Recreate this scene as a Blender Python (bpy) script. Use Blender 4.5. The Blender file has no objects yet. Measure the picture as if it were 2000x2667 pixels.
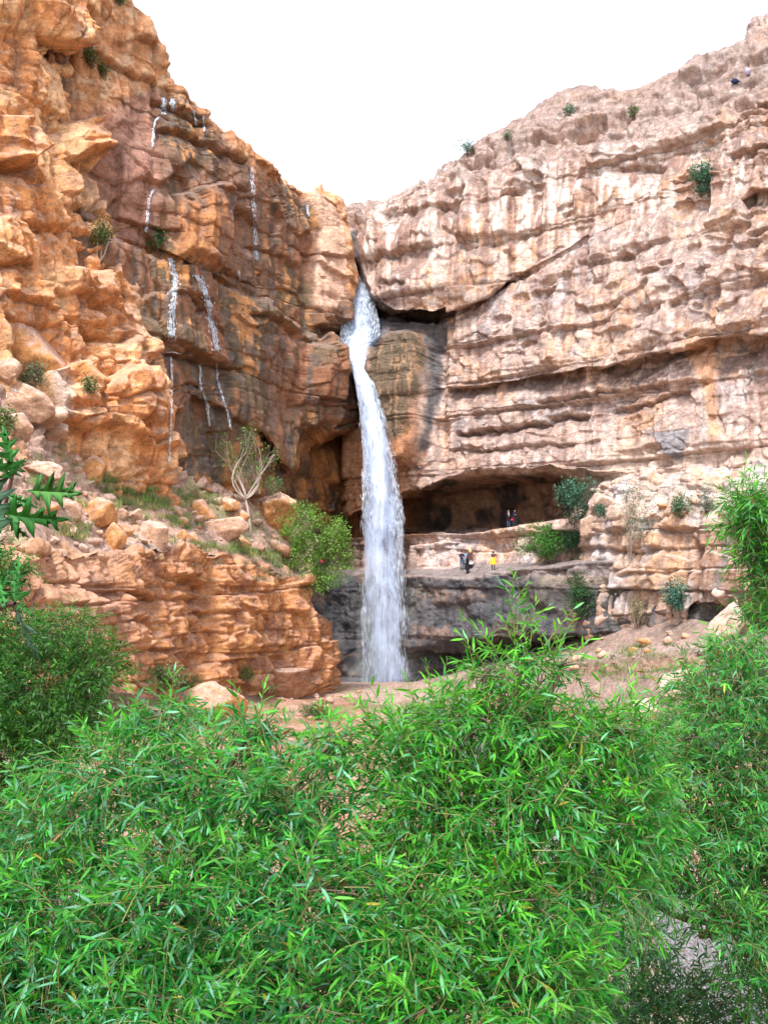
import bpy, math, random
import numpy as np
from mathutils import Vector, Matrix

random.seed(11)
RNG = np.random.default_rng(11)
SC = bpy.context.scene
COL = SC.collection

# ------------------------------------------------------------------ camera
F = 2594.0                       # focal length in photograph pixels (35 mm equivalent)
PITCH = math.radians(3.68)
CAM = np.array([0.0, 0.0, 10.0])
cam_data = bpy.data.cameras.new('camera')
cam = bpy.data.objects.new('camera', cam_data)
COL.objects.link(cam)
cam.location = CAM
cam.rotation_euler = (math.pi / 2 + PITCH, 0, 0)
cam_data.sensor_fit = 'VERTICAL'
cam_data.sensor_height = 36.0
cam_data.sensor_width = 27.0
cam_data.lens = 36.0 * F / 2667.0
cam_data.clip_start = 0.05
cam_data.clip_end = 2000
SC.camera = cam

# ------------------------------------------------------------------ sky, sun, exposure
SUN_EL, SUN_AZ = math.radians(62), math.radians(-160)    # azimuth from +Y, clockwise seen from above
w = bpy.data.worlds.new('World'); SC.world = w; w.use_nodes = True
nt = w.node_tree; nt.nodes.clear()
sky = nt.nodes.new('ShaderNodeTexSky'); sky.sky_type = 'NISHITA'
sky.sun_disc = False; sky.sun_elevation = SUN_EL; sky.sun_rotation = SUN_AZ
sky.altitude = 1500; sky.air_density = 1.0; sky.dust_density = 5.0; sky.ozone_density = 1.0
hs = nt.nodes.new('ShaderNodeHueSaturation'); hs.inputs['Saturation'].default_value = 0.22
bg = nt.nodes.new('ShaderNodeBackground'); bg.inputs['Strength'].default_value = 0.12
wo = nt.nodes.new('ShaderNodeOutputWorld')
nt.links.new(sky.outputs[0], hs.inputs['Color']); nt.links.new(hs.outputs[0], bg.inputs['Color'])
nt.links.new(bg.outputs[0], wo.inputs['Surface'])
sd = bpy.data.lights.new('sun', 'SUN'); sd.energy = 1.5; sd.angle = math.radians(12); sd.color = (1.0, 0.95, 0.88)
so = bpy.data.objects.new('sun', sd); COL.objects.link(so)
_sdir = Vector((math.sin(SUN_AZ) * math.cos(SUN_EL), math.cos(SUN_AZ) * math.cos(SUN_EL), math.sin(SUN_EL)))
so.rotation_euler = _sdir.to_track_quat('Z', 'Y').to_euler()
so.location = (0, 0, 80)
SC.view_settings.view_transform = 'Standard'; SC.view_settings.look = 'None'
SC.view_settings.gamma = 1.0; SC.view_settings.exposure = 1.95
SC.view_settings.use_curve_mapping = False
SC.render.engine = 'CYCLES'
SC.cycles.use_denoising = True
SC.cycles.max_bounces = 6; SC.cycles.diffuse_bounces = 3; SC.cycles.transparent_max_bounces = 24
SC.cycles.caustics_reflective = False; SC.cycles.caustics_refractive = False

# ------------------------------------------------------------------ projection between photograph and place
_c, _s = math.cos(PITCH), math.sin(PITCH)
def ray(u, v):
    u = np.asarray(u, float); v = np.asarray(v, float)
    x = (u - 1000) / F; y = (1333.5 - v) / F
    return np.stack([x + 0 * y, _c - y * _s + 0 * x, _s + y * _c + 0 * x], -1)
def at(u, v, d):
    r = ray(u, v)
    return CAM + r * (np.asarray(d, float) / r[..., 1])[..., None]
def project(P):
    q = np.asarray(P) - CAM
    z = q[..., 1] * _c + q[..., 2] * _s
    y = -q[..., 1] * _s + q[..., 2] * _c
    return 1000 + F * q[..., 0] / z, 1333.5 - F * y / z

# ------------------------------------------------------------------ noise
LAT = RNG.random((64, 64, 64)).astype('f4')
JIT = RNG.random((32, 32, 32, 3)).astype('f4')
CRN = RNG.random((32, 32, 32, 4)).astype('f4')
def vnoise(p):
    sh = p.shape[:-1]; p = p.reshape(-1, 3)
    i = np.floor(p).astype(np.int64); f = (p - i).astype('f4'); f = f * f * f * (f * (f * 6 - 15) + 10)
    i &= 63; j = (i + 1) & 63
    x0, y0, z0 = i.T; x1, y1, z1 = j.T; fx, fy, fz = f.T
    a = LAT[x0, y0, z0] * (1 - fx) + LAT[x1, y0, z0] * fx
    b = LAT[x0, y1, z0] * (1 - fx) + LAT[x1, y1, z0] * fx
    c = LAT[x0, y0, z1] * (1 - fx) + LAT[x1, y0, z1] * fx
    d = LAT[x0, y1, z1] * (1 - fx) + LAT[x1, y1, z1] * fx
    r = (a * (1 - fy) + b * fy) * (1 - fz) + (c * (1 - fy) + d * fy) * fz
    return (r * 2 - 1).reshape(sh)
def fbm(p, o=4, g=0.5, lac=2.03):
    r = 0; a = 1; t = 0
    for k in range(o):
        r = r + a * vnoise(p + 17.3 * k); t += a; a *= g; p = p * lac
    return r / t
def worley(p):
    """F1, F2, random values and offset vector of the nearest cell"""
    sh = p.shape[:-1]; p = p.reshape(-1, 3).astype('f4')
    b = np.floor(p - 0.5).astype(np.int64)
    n = len(p); f1 = np.full(n, 9, 'f4'); f2 = np.full(n, 9, 'f4')
    cr = np.zeros((n, 4), 'f4'); dv = np.zeros((n, 3), 'f4')
    for dx in (0, 1):
        for dy in (0, 1):
            for dz in (0, 1):
                c = b + np.array([dx, dy, dz]); m = c & 31
                q = c + 0.15 + 0.7 * JIT[m[:, 0], m[:, 1], m[:, 2]]
                e = p - q.astype('f4'); d = np.sqrt((e * e).sum(1))
                k = d < f1
                f2 = np.where(k, f1, np.minimum(f2, d)); f1 = np.where(k, d, f1)
                cr[k] = CRN[m[k, 0], m[k, 1], m[k, 2]]; dv[k] = e[k]
    return f1.reshape(sh), f2.reshape(sh), cr.reshape(sh + (4,)), dv.reshape(sh + (3,))
def sstep(a, b, x):
    t = np.clip((x - a) / (b - a), 0, 1); return t * t * (3 - 2 * t)
def beds(seed, lo, hi):
    r = np.random.default_rng(seed); return np.cumsum(r.uniform(lo, hi, 400)) - 60
def strata(z, B):
    k = np.clip(np.searchsorted(B, z) - 1, 0, len(B) - 2)
    return k, (z - B[k]) / (B[k + 1] - B[k])

# ------------------------------------------------------------------ mesh helpers
def tag(o, label=None, cat=None, group=None, kind=None):
    if label: o['label'] = label
    if cat: o['category'] = cat
    if group: o['group'] = group
    if kind: o['kind'] = kind
    return o
def np_mesh(name, V, faces, mats=(), smooth=True, col=None, wet=None, midx=None):
    """faces: list of int arrays, each (n,3) or (n,4)"""
    me = bpy.data.meshes.new(name)
    V = np.asarray(V, 'f4').reshape(-1, 3)
    faces = [np.asarray(f, np.int32) for f in faces if len(f)]
    me.vertices.add(len(V)); me.vertices.foreach_set('co', V.ravel())
    tot = np.concatenate([np.full(len(f), f.shape[1], np.int32) for f in faces])
    idx = np.concatenate([f.ravel() for f in faces])
    me.loops.add(len(idx)); me.loops.foreach_set('vertex_index', idx)
    me.polygons.add(len(tot))
    st = np.zeros(len(tot), np.int32); st[1:] = np.cumsum(tot)[:-1]
    me.polygons.foreach_set('loop_start', st)
    me.polygons.foreach_set('use_smooth', np.full(len(tot), bool(smooth)))
    if midx is not None: me.polygons.foreach_set('material_index', np.asarray(midx, np.int32))
    for m in mats: me.materials.append(m)
    if col is not None:
        a = me.attributes.new('Col', 'FLOAT_COLOR', 'POINT')
        c = np.ones((len(V), 4), 'f4'); c[:, :3] = np.asarray(col).reshape(-1, 3); a.data.foreach_set('color', c.ravel())
    if wet is not None:
        a = me.attributes.new('Wet', 'FLOAT', 'POINT'); a.data.foreach_set('value', np.asarray(wet, 'f4').ravel())
    me.update(calc_edges=True)
    return me
def link(name, me, parent=None):
    o = bpy.data.objects.new(name, me); COL.objects.link(o)
    if parent is not None: o.parent = parent
    return o
def empty(name, loc):
    o = bpy.data.objects.new(name, None); COL.objects.link(o); o.location = Vector([float(q) for q in loc]); o.empty_display_size = 0.2
    return o
def grid_faces(r, c):
    i = np.arange(r * c).reshape(r, c)
    return np.stack([i[:-1, :-1], i[:-1, 1:], i[1:, 1:], i[1:, :-1]], -1).reshape(-1, 4)
def grid_normals(P):
    du = np.gradient(P, axis=1); dv = np.gradient(P, axis=0)
    n = np.cross(du, dv); n /= np.linalg.norm(n, axis=-1, keepdims=True) + 1e-9
    return n
def blur(A, k, ax):
    if k < 1: return A
    pad = [(0, 0)] * A.ndim; pad[ax] = (k, k)
    B = np.cumsum(np.pad(A, pad, mode='edge'), axis=ax)
    z = np.zeros_like(np.take(B, [0], ax)); B = np.concatenate([z, B], ax)
    n = A.shape[ax]; w_ = 2 * k + 1
    return (np.take(B, range(w_, n + w_), ax) - np.take(B, range(0, n), ax)) / w_

# ------------------------------------------------------------------ materials
def mat(name):
    m = bpy.data.materials.new(name); m.use_nodes = True
    n = m.node_tree.nodes; b = n['Principled BSDF']
    return m, m.node_tree, b
def N(t, ty, **kw):
    n = t.nodes.new(ty)
    for k, v in kw.items():
        if k in n.inputs: n.inputs[k].default_value = v
        else: setattr(n, k, v)
    return n
def rock_material(name, bump=0.6, scale=1.0, spec=0.25, gain=1.0, lam=0.4):
    m, t, b = mat(name); L = t.links.new
    at_ = N(t, 'ShaderNodeAttribute', attribute_name='Col')
    wt = N(t, 'ShaderNodeAttribute', attribute_name='Wet')
    tc = N(t, 'ShaderNodeTexCoord')
    mp = N(t, 'ShaderNodeMapping'); mp.inputs['Scale'].default_value = (0.5, 0.5, 4.5)
    L(tc.outputs['Object'], mp.inputs[0])
    n1 = N(t, 'ShaderNodeTexNoise', Scale=1.3 * scale, Detail=12.0, Roughness=0.72)
    n2 = N(t, 'ShaderNodeTexNoise', Scale=6.0 * scale, Detail=8.0, Roughness=0.75)
    n3 = N(t, 'ShaderNodeTexNoise', Scale=1.6 * scale, Detail=8.0, Roughness=0.7, Distortion=0.6)
    vo = N(t, 'ShaderNodeTexVoronoi', feature='DISTANCE_TO_EDGE', Scale=0.9 * scale)
    wv = N(t, 'ShaderNodeVectorMath', operation='ADD'); L(tc.outputs['Object'], wv.inputs[0])
    nw = N(t, 'ShaderNodeTexNoise', Scale=1.2 * scale, Detail=5.0); L(tc.outputs['Object'], nw.inputs['Vector']); L(nw.outputs['Color'], wv.inputs[1])
    L(wv.outputs[0], vo.inputs['Vector'])
    L(tc.outputs['Object'], n1.inputs['Vector']); L(tc.outputs['Object'], n2.inputs['Vector']); L(mp.outputs[0], n3.inputs['Vector'])
    def rng(src, lo, hi, a=0.3, b_=0.7):
        r = N(t, 'ShaderNodeMapRange'); r.inputs[1].default_value = a; r.inputs[2].default_value = b_; r.inputs[3].default_value = lo; r.inputs[4].default_value = hi
        L(src, r.inputs[0]); return r.outputs[0]
    def mul(x, y, op='MULTIPLY'):
        r = N(t, 'ShaderNodeMath', operation=op)
        for k, q in enumerate((x, y)):
            if hasattr(q, 'links'): L(q, r.inputs[k])
            else: r.inputs[k].default_value = q
        return r.outputs[0]
    crk = rng(vo.outputs['Distance'], 0.0, 1.0, 0.0, 0.045)
    f = mul(mul(rng(n1.outputs['Fac'], 0.52, 1.45), rng(n2.outputs['Fac'], 0.78, 1.22)), rng(n3.outputs['Fac'], 1 - .45 * lam, 1 + .45 * lam))
    f = mul(mul(f, rng(crk, 0.72, 1.0, 0, 1)), gain)
    vm = N(t, 'ShaderNodeVectorMath', operation='SCALE'); L(at_.outputs['Color'], vm.inputs[0]); L(f, vm.inputs['Scale'])
    L(vm.outputs[0], b.inputs['Base Color'])
    L(rng(wt.outputs['Fac'], 0.92, 0.30, 0, 1), b.inputs['Roughness'])
    b.inputs['Specular IOR Level'].default_value = spec
    hgt = mul(mul(n1.outputs['Fac'], mul(n2.outputs['Fac'], 0.45), 'ADD'), mul(n3.outputs['Fac'], 0.7 * lam), 'ADD')
    hgt = mul(hgt, mul(crk, 0.12), 'ADD')
    bp = N(t, 'ShaderNodeBump', Strength=bump, Distance=0.45); L(hgt, bp.inputs['Height']); L(bp.outputs[0], b.inputs['Normal'])
    return m
def plain(name, color, rough=0.8, spec=0.3, var=0.25, scale=8.0, trans=0.0, bump=0.0):
    m, t, b = mat(name)
    tc = N(t, 'ShaderNodeTexCoord'); n1 = N(t, 'ShaderNodeTexNoise', Scale=scale, Detail=5.0)
    t.links.new(tc.outputs['Object'], n1.inputs['Vector'])
    mr = N(t, 'ShaderNodeMapRange'); mr.inputs[3].default_value = 1 - var; mr.inputs[4].default_value = 1 + var
    t.links.new(n1.outputs['Fac'], mr.inputs[0])
    vm = N(t, 'ShaderNodeVectorMath', operation='SCALE'); vm.inputs[0].default_value = color
    t.links.new(mr.outputs[0], vm.inputs['Scale']); t.links.new(vm.outputs[0], b.inputs['Base Color'])
    b.inputs['Roughness'].default_value = rough; b.inputs['Specular IOR Level'].default_value = spec
    if bump:
        bp = N(t, 'ShaderNodeBump', Strength=bump, Distance=0.02)
        t.links.new(n1.outputs['Fac'], bp.inputs['Height']); t.links.new(bp.outputs[0], b.inputs['Normal'])
    return m
def leaf_material(name, rough=0.46, trans=0.38, spec=0.32):
    m, t, b = mat(name)
    a = N(t, 'ShaderNodeAttribute', attribute_name='Col')
    t.links.new(a.outputs['Color'], b.inputs['Base Color'])
    b.inputs['Roughness'].default_value = rough; b.inputs['Specular IOR Level'].default_value = spec
    tr = N(t, 'ShaderNodeBsdfTranslucent')
    vm = N(t, 'ShaderNodeVectorMath', operation='MULTIPLY'); vm.inputs[1].default_value = (1.5, 1.35, 0.55)
    t.links.new(a.outputs['Color'], vm.inputs[0]); t.links.new(vm.outputs[0], tr.inputs['Color'])
    mx = N(t, 'ShaderNodeMixShader'); mx.inputs[0].default_value = trans
    t.links.new(b.outputs[0], mx.inputs[1]); t.links.new(tr.outputs[0], mx.inputs[2])
    t.links.new(mx.outputs[0], t.nodes['Material Output'].inputs['Surface'])
    return m
M_ROCK = rock_material('rock')
M_STONE = rock_material('loose_rock', bump=0.5, scale=1.8, lam=.35)
M_SOIL = rock_material('soil', bump=0.5, scale=2.6, spec=0.15, lam=.15)
M_LEAF = leaf_material('leaf')
M_FAR_LEAF = leaf_material('far_leaf', rough=0.6, trans=0.2, spec=0.3)
M_BARK = plain('bark', (0.16, 0.115, 0.09), 0.9, 0.2, 0.4, 14, bump=0.4)
M_PALE_BARK = plain('pale_bark', (0.52, 0.44, 0.38), 0.85, 0.2, 0.25, 10)
M_TWIG = plain('twig', (0.20, 0.22, 0.07), 0.7, 0.3, 0.3, 10)
# ------------------------------------------------------------------ rock sheets
B_BIG, B_MID, B_THIN = beds(3, 2.4, 5.5), beds(5, 0.9, 2.2), beds(9, 0.25, 0.7)
def rail(us, pts, dbase=None):
    """pts: (u, v) or (u, v, d) list; returns columns (u,v,d)"""
    p = sorted(pts); pu = [q[0] for q in p]
    v = np.interp(us, pu, [q[1] for q in p])
    d = np.interp(us, pu, [q[2] for q in p]) if len(p[0]) > 2 else np.array(dbase, float) + 0 * us
    return np.stack([us, v, d], -1)
def loft(rails, px=2.6, m=0.10, soft=4):
    R = [np.asarray(r, float) for r in rails]
    if soft: R = [np.stack([r[:, 0], blur(r[:, 1], soft, 0), blur(r[:, 2], soft, 0)], -1) for r in R]
    W = [at(r[:, 0], r[:, 1], r[:, 2]) for r in R]
    rows = [W[0]]
    for a, b, ra, rb in zip(W[:-1], W[1:], R[:-1], R[1:]):
        sp = np.percentile(np.hypot(ra[:, 0] - rb[:, 0], ra[:, 1] - rb[:, 1]), 85) / px
        ln = np.percentile(np.linalg.norm(a - b, axis=1), 70) / (m * 3.5)
        n = int(max(2, math.ceil(max(sp, ln))))
        for k in range(1, n + 1):
            rows.append(a + (b - a) * (k / n))
    return np.stack(rows)
def pline(u, v, pts):
    """below-line distance (px, >0 below) and soft in-range weight for a line that is a function of u"""
    pu = [p[0] for p in pts]; pv = [p[1] for p in pts]
    return v - np.interp(u, pu, pv), sstep(pu[0] - 12, pu[0] + 12, u) * (1 - sstep(pu[-1] - 12, pu[-1] + 12, u))
def poly_sd(u, v, pts):
    """signed distance in px, positive inside"""
    pts = np.array(pts, float); d = np.full(u.shape, 1e9); ins = np.zeros(u.shape, bool)
    for a, b in zip(pts, np.roll(pts, -1, 0)):
        ab = b - a; t = np.clip(((u - a[0]) * ab[0] + (v - a[1]) * ab[1]) / (ab @ ab), 0, 1)
        d = np.minimum(d, np.hypot(u - a[0] - t * ab[0], v - a[1] - t * ab[1]))
        c = ((a[1] > v) != (b[1] > v)) & (u < ab[0] * (v - a[1]) / (ab[1] + 1e-9) + a[0])
        ins ^= c
    return np.where(ins, d, -d)
def rock_offset(P, big=0.5, s1=0.5, s2=0.25, s3=0.08, blk=0.5, tilt=0.5, blk2=0.15, crack=0.15, flute=0.0,
                rough=0.16, pit=None, pitd=0.7, bs=2.4, dip=0.0, dome=0.0):
    wz = P[..., 2] + 0.8 * vnoise(P * 0.05 + 3) + 0.16 * vnoise(P * 0.31) + 0.06 * vnoise(P * 1.1) + dip * P[..., 0]
    off = big * fbm(P * 0.11 + 40, 3)
    for amp, B, pw, sc, ms in ((s1, B_BIG, 1.6, 0.10, .05), (s2, B_MID, 1.4, 0.22, .11), (s3, B_THIN, 1.0, 0.5, .2)):
        if amp:
            k, t = strata(wz, B); th = B[k + 1] - B[k]
            q = np.stack([P[..., 0] * sc, P[..., 1] * sc, k * 5.37], -1)
            a = np.clip(0.45 + 1.1 * vnoise(q), 0, 2) * sstep(-0.45, 0.35, vnoise(P * ms + 71))
            off = off + amp * a * ((1 - t ** pw) * sstep(0, 0.16, t) - 0.4) + amp * 0.55 * vnoise(q + 31.7)
            off = off - amp * 0.45 * np.exp(-np.minimum(t, 1 - t) * th / 0.08) * np.clip(a, 0, 1)
    warp = 0.6 * np.stack([vnoise(P * 0.4 + 5), vnoise(P * 0.4 + 9), vnoise(P * 0.4 + 14)], -1) + 0.15 * np.stack([vnoise(P * 1.4 + 5), vnoise(P * 1.4 + 9), vnoise(P * 1.4 + 14)], -1)
    blocks = np.zeros(P.shape[:-1])
    if blk or tilt or crack or dome:
        f1, f2, cr, dv = worley((P + warp) * np.array([1, 1, 1.2]) / bs + 7)
        blocks = blocks + blk * (cr[..., 0] - 0.5) + tilt * ((cr[..., 1] - .5) * dv[..., 0] + (cr[..., 2] - .5) * dv[..., 1] + (cr[..., 3] - .6) * dv[..., 2]) * 2
        blocks = blocks + dome * (0.45 - f1 * f1 * 1.1) * (0.4 + cr[..., 2])
        blocks = blocks - crack * (1 - sstep(0.0, 0.09, f2 - f1)) * sstep(0.25, 0.6, cr[..., 3])
    if blk2:
        f1, f2, cr, dv = worley((P + warp * .6) * np.array([1, 1, 1.3]) / (bs * 0.36) + 19)
        w2 = sstep(-.3, .4, vnoise(P * .25 + 44))
        blocks = blocks + w2 * blk2 * ((cr[..., 0] - 0.5) + 1.2 * ((cr[..., 1] - .5) * dv[..., 0] + (cr[..., 3] - .6) * dv[..., 2]) + (0.0 if not dome else 0.8 * (0.4 - f1)))
        blocks = blocks - w2 * crack * 0.45 * (1 - sstep(0.0, 0.12, f2 - f1)) * sstep(0.4, 0.7, cr[..., 3])
    off = off + .5 * blocks + .5 * blur(blur(blocks, 1, 0), 1, 1)
    if flute is not None and np.any(flute):
        off = off + flute * (np.abs(vnoise(P * np.array([0.9, 0.9, 0.09]) + 60)) * 1.4 - 0.5 + 0.5 * vnoise(P * np.array([2.2, 2.2, 0.2]) + 66))
    if pit is not None:
        for bs_, ph, pq in ((1.9, 3.3, 1.0), (0.9, 8.1, .6)):
            f1, f2, cr, dv = worley((P + warp * 0.5) * np.array([0.55, 0.55, 1.35]) / bs_ + ph)
            r = 0.28 + 0.25 * cr[..., 1]
            off = off - pitd * bs_ * 0.65 * (1 - sstep(r * 0.45, r, f1)) * (cr[..., 0] < pit * pq)
    off = off + rough * 1.6 * fbm(P * 0.8 + 70, 5, 0.55) + rough * 0.7 * (0.3 - np.abs(vnoise(P * 1.7 + 90)))
    return off
def joints(P, dirx, diry, w_=2.4, B=None, amp=0.6, crack=0.3, seed=0):
    """bedded rock broken by upright joints: rectangular blocks standing proud by different amounts"""
    B = B_MID if B is None else B
    wz = P[..., 2] + 0.55 * vnoise(P * 0.06 + 3 + seed) + 0.08 * vnoise(P * 0.7 + 8)
    k, t = strata(wz, B); th = B[k + 1] - B[k]
    sx = (P[..., 0] * dirx + P[..., 1] * diry) + 0.35 * vnoise(P * 0.5 + 21) + 0.12 * vnoise(P * 1.6 + 2)
    rowr = CRN[k & 31, (k * 7 + seed) & 31, 5, 0]
    q = sx / (w_ * (0.65 + 0.8 * rowr)) + rowr * 17; c = np.floor(q).astype(np.int64); f = q - c
    h0 = CRN[k & 31, c & 31, seed & 31]
    cut = 0.25 + 0.5 * h0[..., 1]; half = (f > cut) & (h0[..., 2] > .5); h1 = CRN[(k + 11) & 31, c & 31, (seed + 5) & 31]
    r = np.where(half, h1[..., 0], h0[..., 0]); fe = np.where(h0[..., 2] > .5, np.minimum(np.minimum(f, 1 - f), np.abs(f - cut)), np.minimum(f, 1 - f)) * w_
    ez = np.minimum(t, 1 - t) * th
    o = amp * (r - .5) + amp * .35 * (h0[..., 3] - .5) * (t - .5) * 2 - amp * 0.15 * t
    o = o - crack * (1 - sstep(0, .13, fe)) * sstep(.25, .6, r) - crack * .8 * (1 - sstep(0, .11, ez))
    return o * .6 + .4 * blur(blur(o, 1, 0), 1, 1)
def lerp(a, b, t):
    return a + (np.asarray(b) - a) * t[..., None]
def const(c, sh):
    return np.zeros(sh + (3,)) + np.array(c)
def smooth_normals(P, k):
    n = grid_normals(P)
    to = (CAM - P); 
    if (n * to).sum(-1).mean() < 0: n = -n
    for _ in range(2):
        n = blur(blur(n, k, 0), k, 1)
    return n / (np.linalg.norm(n, axis=-1, keepdims=True) + 1e-9)
def finish(name, P, colfn, label, cat='cliff', material=None, flip=False):
    n = grid_normals(P); sg = 1
    if (n * (CAM - P)).sum(-1).mean() < 0: n = -n; sg = -1
    u, v = project(P)
    col, wet = colfn(P, n, u, v)
    f = grid_faces(*P.shape[:2])
    if sg < 0: f = f[:, ::-1]
    me = np_mesh(name, P.reshape(-1, 3), [f], [material or M_ROCK], True, np.clip(col, 0.004, 0.9), wet)
    o = link(name, me); tag(o, label, cat, None, 'structure')
    return o

def fl_full(u, v): return np.exp(-((pline(u, v, [(893, 640), (1200, 560), (1450, 530), (1700, 470), (2356, 300)])[0]) / 110) ** 2)
# depth of the walls along the photograph's columns
US = np.arange
def ip(us, *kv):
    k = kv[0::2]; q = kv[1::2]; return np.interp(us, k, q)

# ---- right cliff: pale, bedded, undercut by the cave, with the two ledges
us = US(745, 2356, 2.6)
DR = ip(us, 745, 97.5, 893, 97, 1000, 93.5, 1160, 90, 1500, 81, 2000, 69, 2356, 61)
EXT = ip(us, 745, 9, 868, 9, 893, 0)
cv = ip(us, 893, .6, 960, 1, 1300, 1, 1430, .75, 1520, .3, 1590, 0)
sl = ip(us, 893, .5, 960, 1, 1140, 1, 1230, .8, 1330, .35, 1400, .05, 2356, .03)
rt = ip(us, 1150, 0, 1500, 1)
rt2 = ip(us, 1200, 0, 1370, 1)
def R_(pts, d): return rail(us, pts, d)
vf = [(893, 1400), (1050, 1392), (1140, 1388), (1220, 1388), (1290, 1380), (1330, 1374), (1370, 1366), (1420, 1360), (1500, 1345), (2356, 1330)]
slit = [(893, 832), (960, 828), (1140, 828), (1160, 815), (1270, 785), (1340, 740), (1420, 690), (1560, 612), (1650, 580), (1750, 545), (1830, 535), (1950, 520), (2000, 515), (2356, 440)]
lip = [(893, 640), (925, 665), (945, 735), (975, 785), (1020, 812), (1140, 817), (1200, 797), (1260, 770), (1330, 728), (1420, 678), (1560, 602), (1650, 571), (1750, 537), (1830, 527), (1950, 512), (2356, 432)]
tier = [(893, 1040), (1160, 1014), (1330, 1002), (1400, 987), (1500, 967), (1570, 957), (1700, 922), (1800, 893), (1900, 882), (2000, 870), (2356, 800)]
rim = [(893, 566), (905, 556), (940, 540), (1000, 515), (1060, 490), (1150, 450), (1250, 375), (1330, 340), (1400, 280), (1480, 235), (1520, 224), (1600, 232), (1680, 210), (1800, 160), (1900, 120), (1940, 112), (1970, 75), (2000, 55), (2100, 0), (2356, -120)]
rf = R_(vf, DR + 0.8)
rg = rf.copy(); rg[:, 2] = DR + 0.8 + 10.5 * cv
rg[:, 1] = 1500 - (1500 - rf[:, 1]) * rf[:, 2] / rg[:, 2] - 3
shift = lambda pts, dv: [(p[0], p[1] + dv) for p in pts]
rails = [
    R_([(893, 1830), (1100, 1790), (1300, 1760), (1500, 1750), (2356, 1760)], DR + ip(us, 1060, -2.9, 1180, 1.5, 1260, 2.5)),
    R_([(893, 1722), (1100, 1715), (1250, 1698), (1400, 1690), (2356, 1690)], DR + ip(us, 1060, -2.8, 1180, 2.0, 1260, 3.0)),
    R_([(893, 1690), (1080, 1682), (1250, 1662), (1400, 1652), (2356, 1650)], DR - 3.3),
    R_([(893, 1508), (1100, 1500), (1216, 1508), (1254, 1493), (1312, 1485), (1420, 1475), (1500, 1465), (2356, 1450)], DR - 3.0),
    R_([(893, 1480), (1160, 1478), (1250, 1463), (1340, 1466), (1420, 1460), (1500, 1452), (2356, 1440)], DR + 0.3),
    rf, rg,
    R_([(893, 1335), (1000, 1315), (1150, 1292), (1300, 1272), (1450, 1260), (1590, 1262), (2356, 1240)], DR + 0.8 + 9.0 * cv),
    R_([(893, 1350), (960, 1322), (1000, 1300), (1060, 1278), (1130, 1256), (1160, 1242), (1250, 1227), (1420, 1223), (1500, 1228), (1540, 1238), (1600, 1235), (1800, 1215), (2356, 1180)], DR - 0.6 * cv + 0.2),
    R_([(893, 1200), (1160, 1150), (1500, 1110), (2000, 1060), (2356, 1010)], DR - 0.5 + 0.9 * rt),
    R_(shift(tier, 4), DR + 0.0 + 1.4 * ip(us, 1250, 0, 1560, 1)),
    R_(shift(tier, -5), DR - 0.3 + 0.0 * rt),
    R_(shift(slit, 40), DR + 0.6 + 0.8 * rt),
    R_(slit, DR + 1.4 + 0.8 * rt),
    R_(shift(slit, -4), DR + 1.4 + 0.8 * rt + 6.0 * sl),
    R_(lip, DR - 0.8 + (2.2 + .8 * rt) * rt2),
    R_([(893, 600), (925, 610), (975, 700), (1140, 720), (1330, 640), (1560, 530), (1800, 450), (2356, 330)], DR - 0.7 + (2.0 + .9 * rt) * rt2),
    R_([(893, 585), (950, 562), (1000, 530), (1100, 474), (1200, 447), (1300, 432), (1450, 415), (1600, 395), (1750, 350), (2000, 250), (2356, 100)], DR + 1.3 + 2.2 * rt),
    R_(rim, DR + ip(us, 893, 3, 1150, 5.5, 1500, 10, 2356, 12)),
]
for q in rails[5:]: q[:, 2] += EXT
rails[-1][:, 1] = np.where(us < 893, 640, rails[-1][:, 1]); rails[-2][:, 1] = np.where(us < 893, 660, rails[-2][:, 1])
top = rails[-1].copy(); top[:, 2] += 14; top[:, 1] += 40; rails.append(top)
P = loft(rails)
u, v = project(P); n = smooth_normals(P, 5)
upper = pline(u, v, slit)[0]            # <0 above the slit
pitted = np.exp(-((pline(u, v, [(893, 900), (1160, 860), (1560, 740), (1830, 640), (2356, 560)])[0]) / 95) ** 2) * sstep(1100, 1300, u)
pitted2 = np.exp(-((pline(u, v, [(893, 600), (1000, 560), (1150, 520), (1560, 420), (2000, 250), (2356, 150)])[0]) / 60) ** 2)
fl = 0.95 * np.exp(-((pline(u, v, [(893, 640), (1200, 560), (1450, 530), (1700, 470), (2356, 300)])[0]) / 90) ** 2) + 0.22
cave = poly_sd(u, v, [(890, 1345), (1000, 1300), (1160, 1242), (1420, 1222), (1560, 1245), (1500, 1350), (1290, 1382), (890, 1400)])
low = sstep(-10, 25, v - np.interp(u, [893, 1216, 1312, 1500, 2356], [1500, 1500, 1480, 1462, 1450]))
calm = 1 - 0.55 * sstep(0, 25, cave)
ledge = np.clip(n[..., 2], 0, 1)
off = rock_offset(P, big=0.8, s1=0.75, s2=0.10, s3=0.04, blk=0.50, tilt=0.30, blk2=0.12, crack=0.2, flute=fl, rough=0.15,
                  pit=0.08 + 0.45 * pitted + 0.45 * pitted2, pitd=0.7) * calm * (.50 + .5 * sstep(-.25, .3, vnoise(P * np.array([.09, .09, .14]) + 6) + .5 * pitted + .4 * pitted2 - .35 * fl_full(u, v))) * (1 - 0.7 * low)
upm = sstep(50, -50, v - np.interp(u, [893, 1200, 1600, 2000, 2356], [570, 460, 400, 300, 140]))
off = off + upm * .6 * rock_offset(P + np.array([37.0, 11.0, 0.0]), 0, 0.9, 0.75, 0.12, .5, .4, .2, .2, rough=.12, bs=2.0)
off = off + joints(P, .735, -.677, 6.5, B_BIG, 1.0, .30, 21) * sstep(0, 30, -cave) * (1 - .85 * low)
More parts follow.
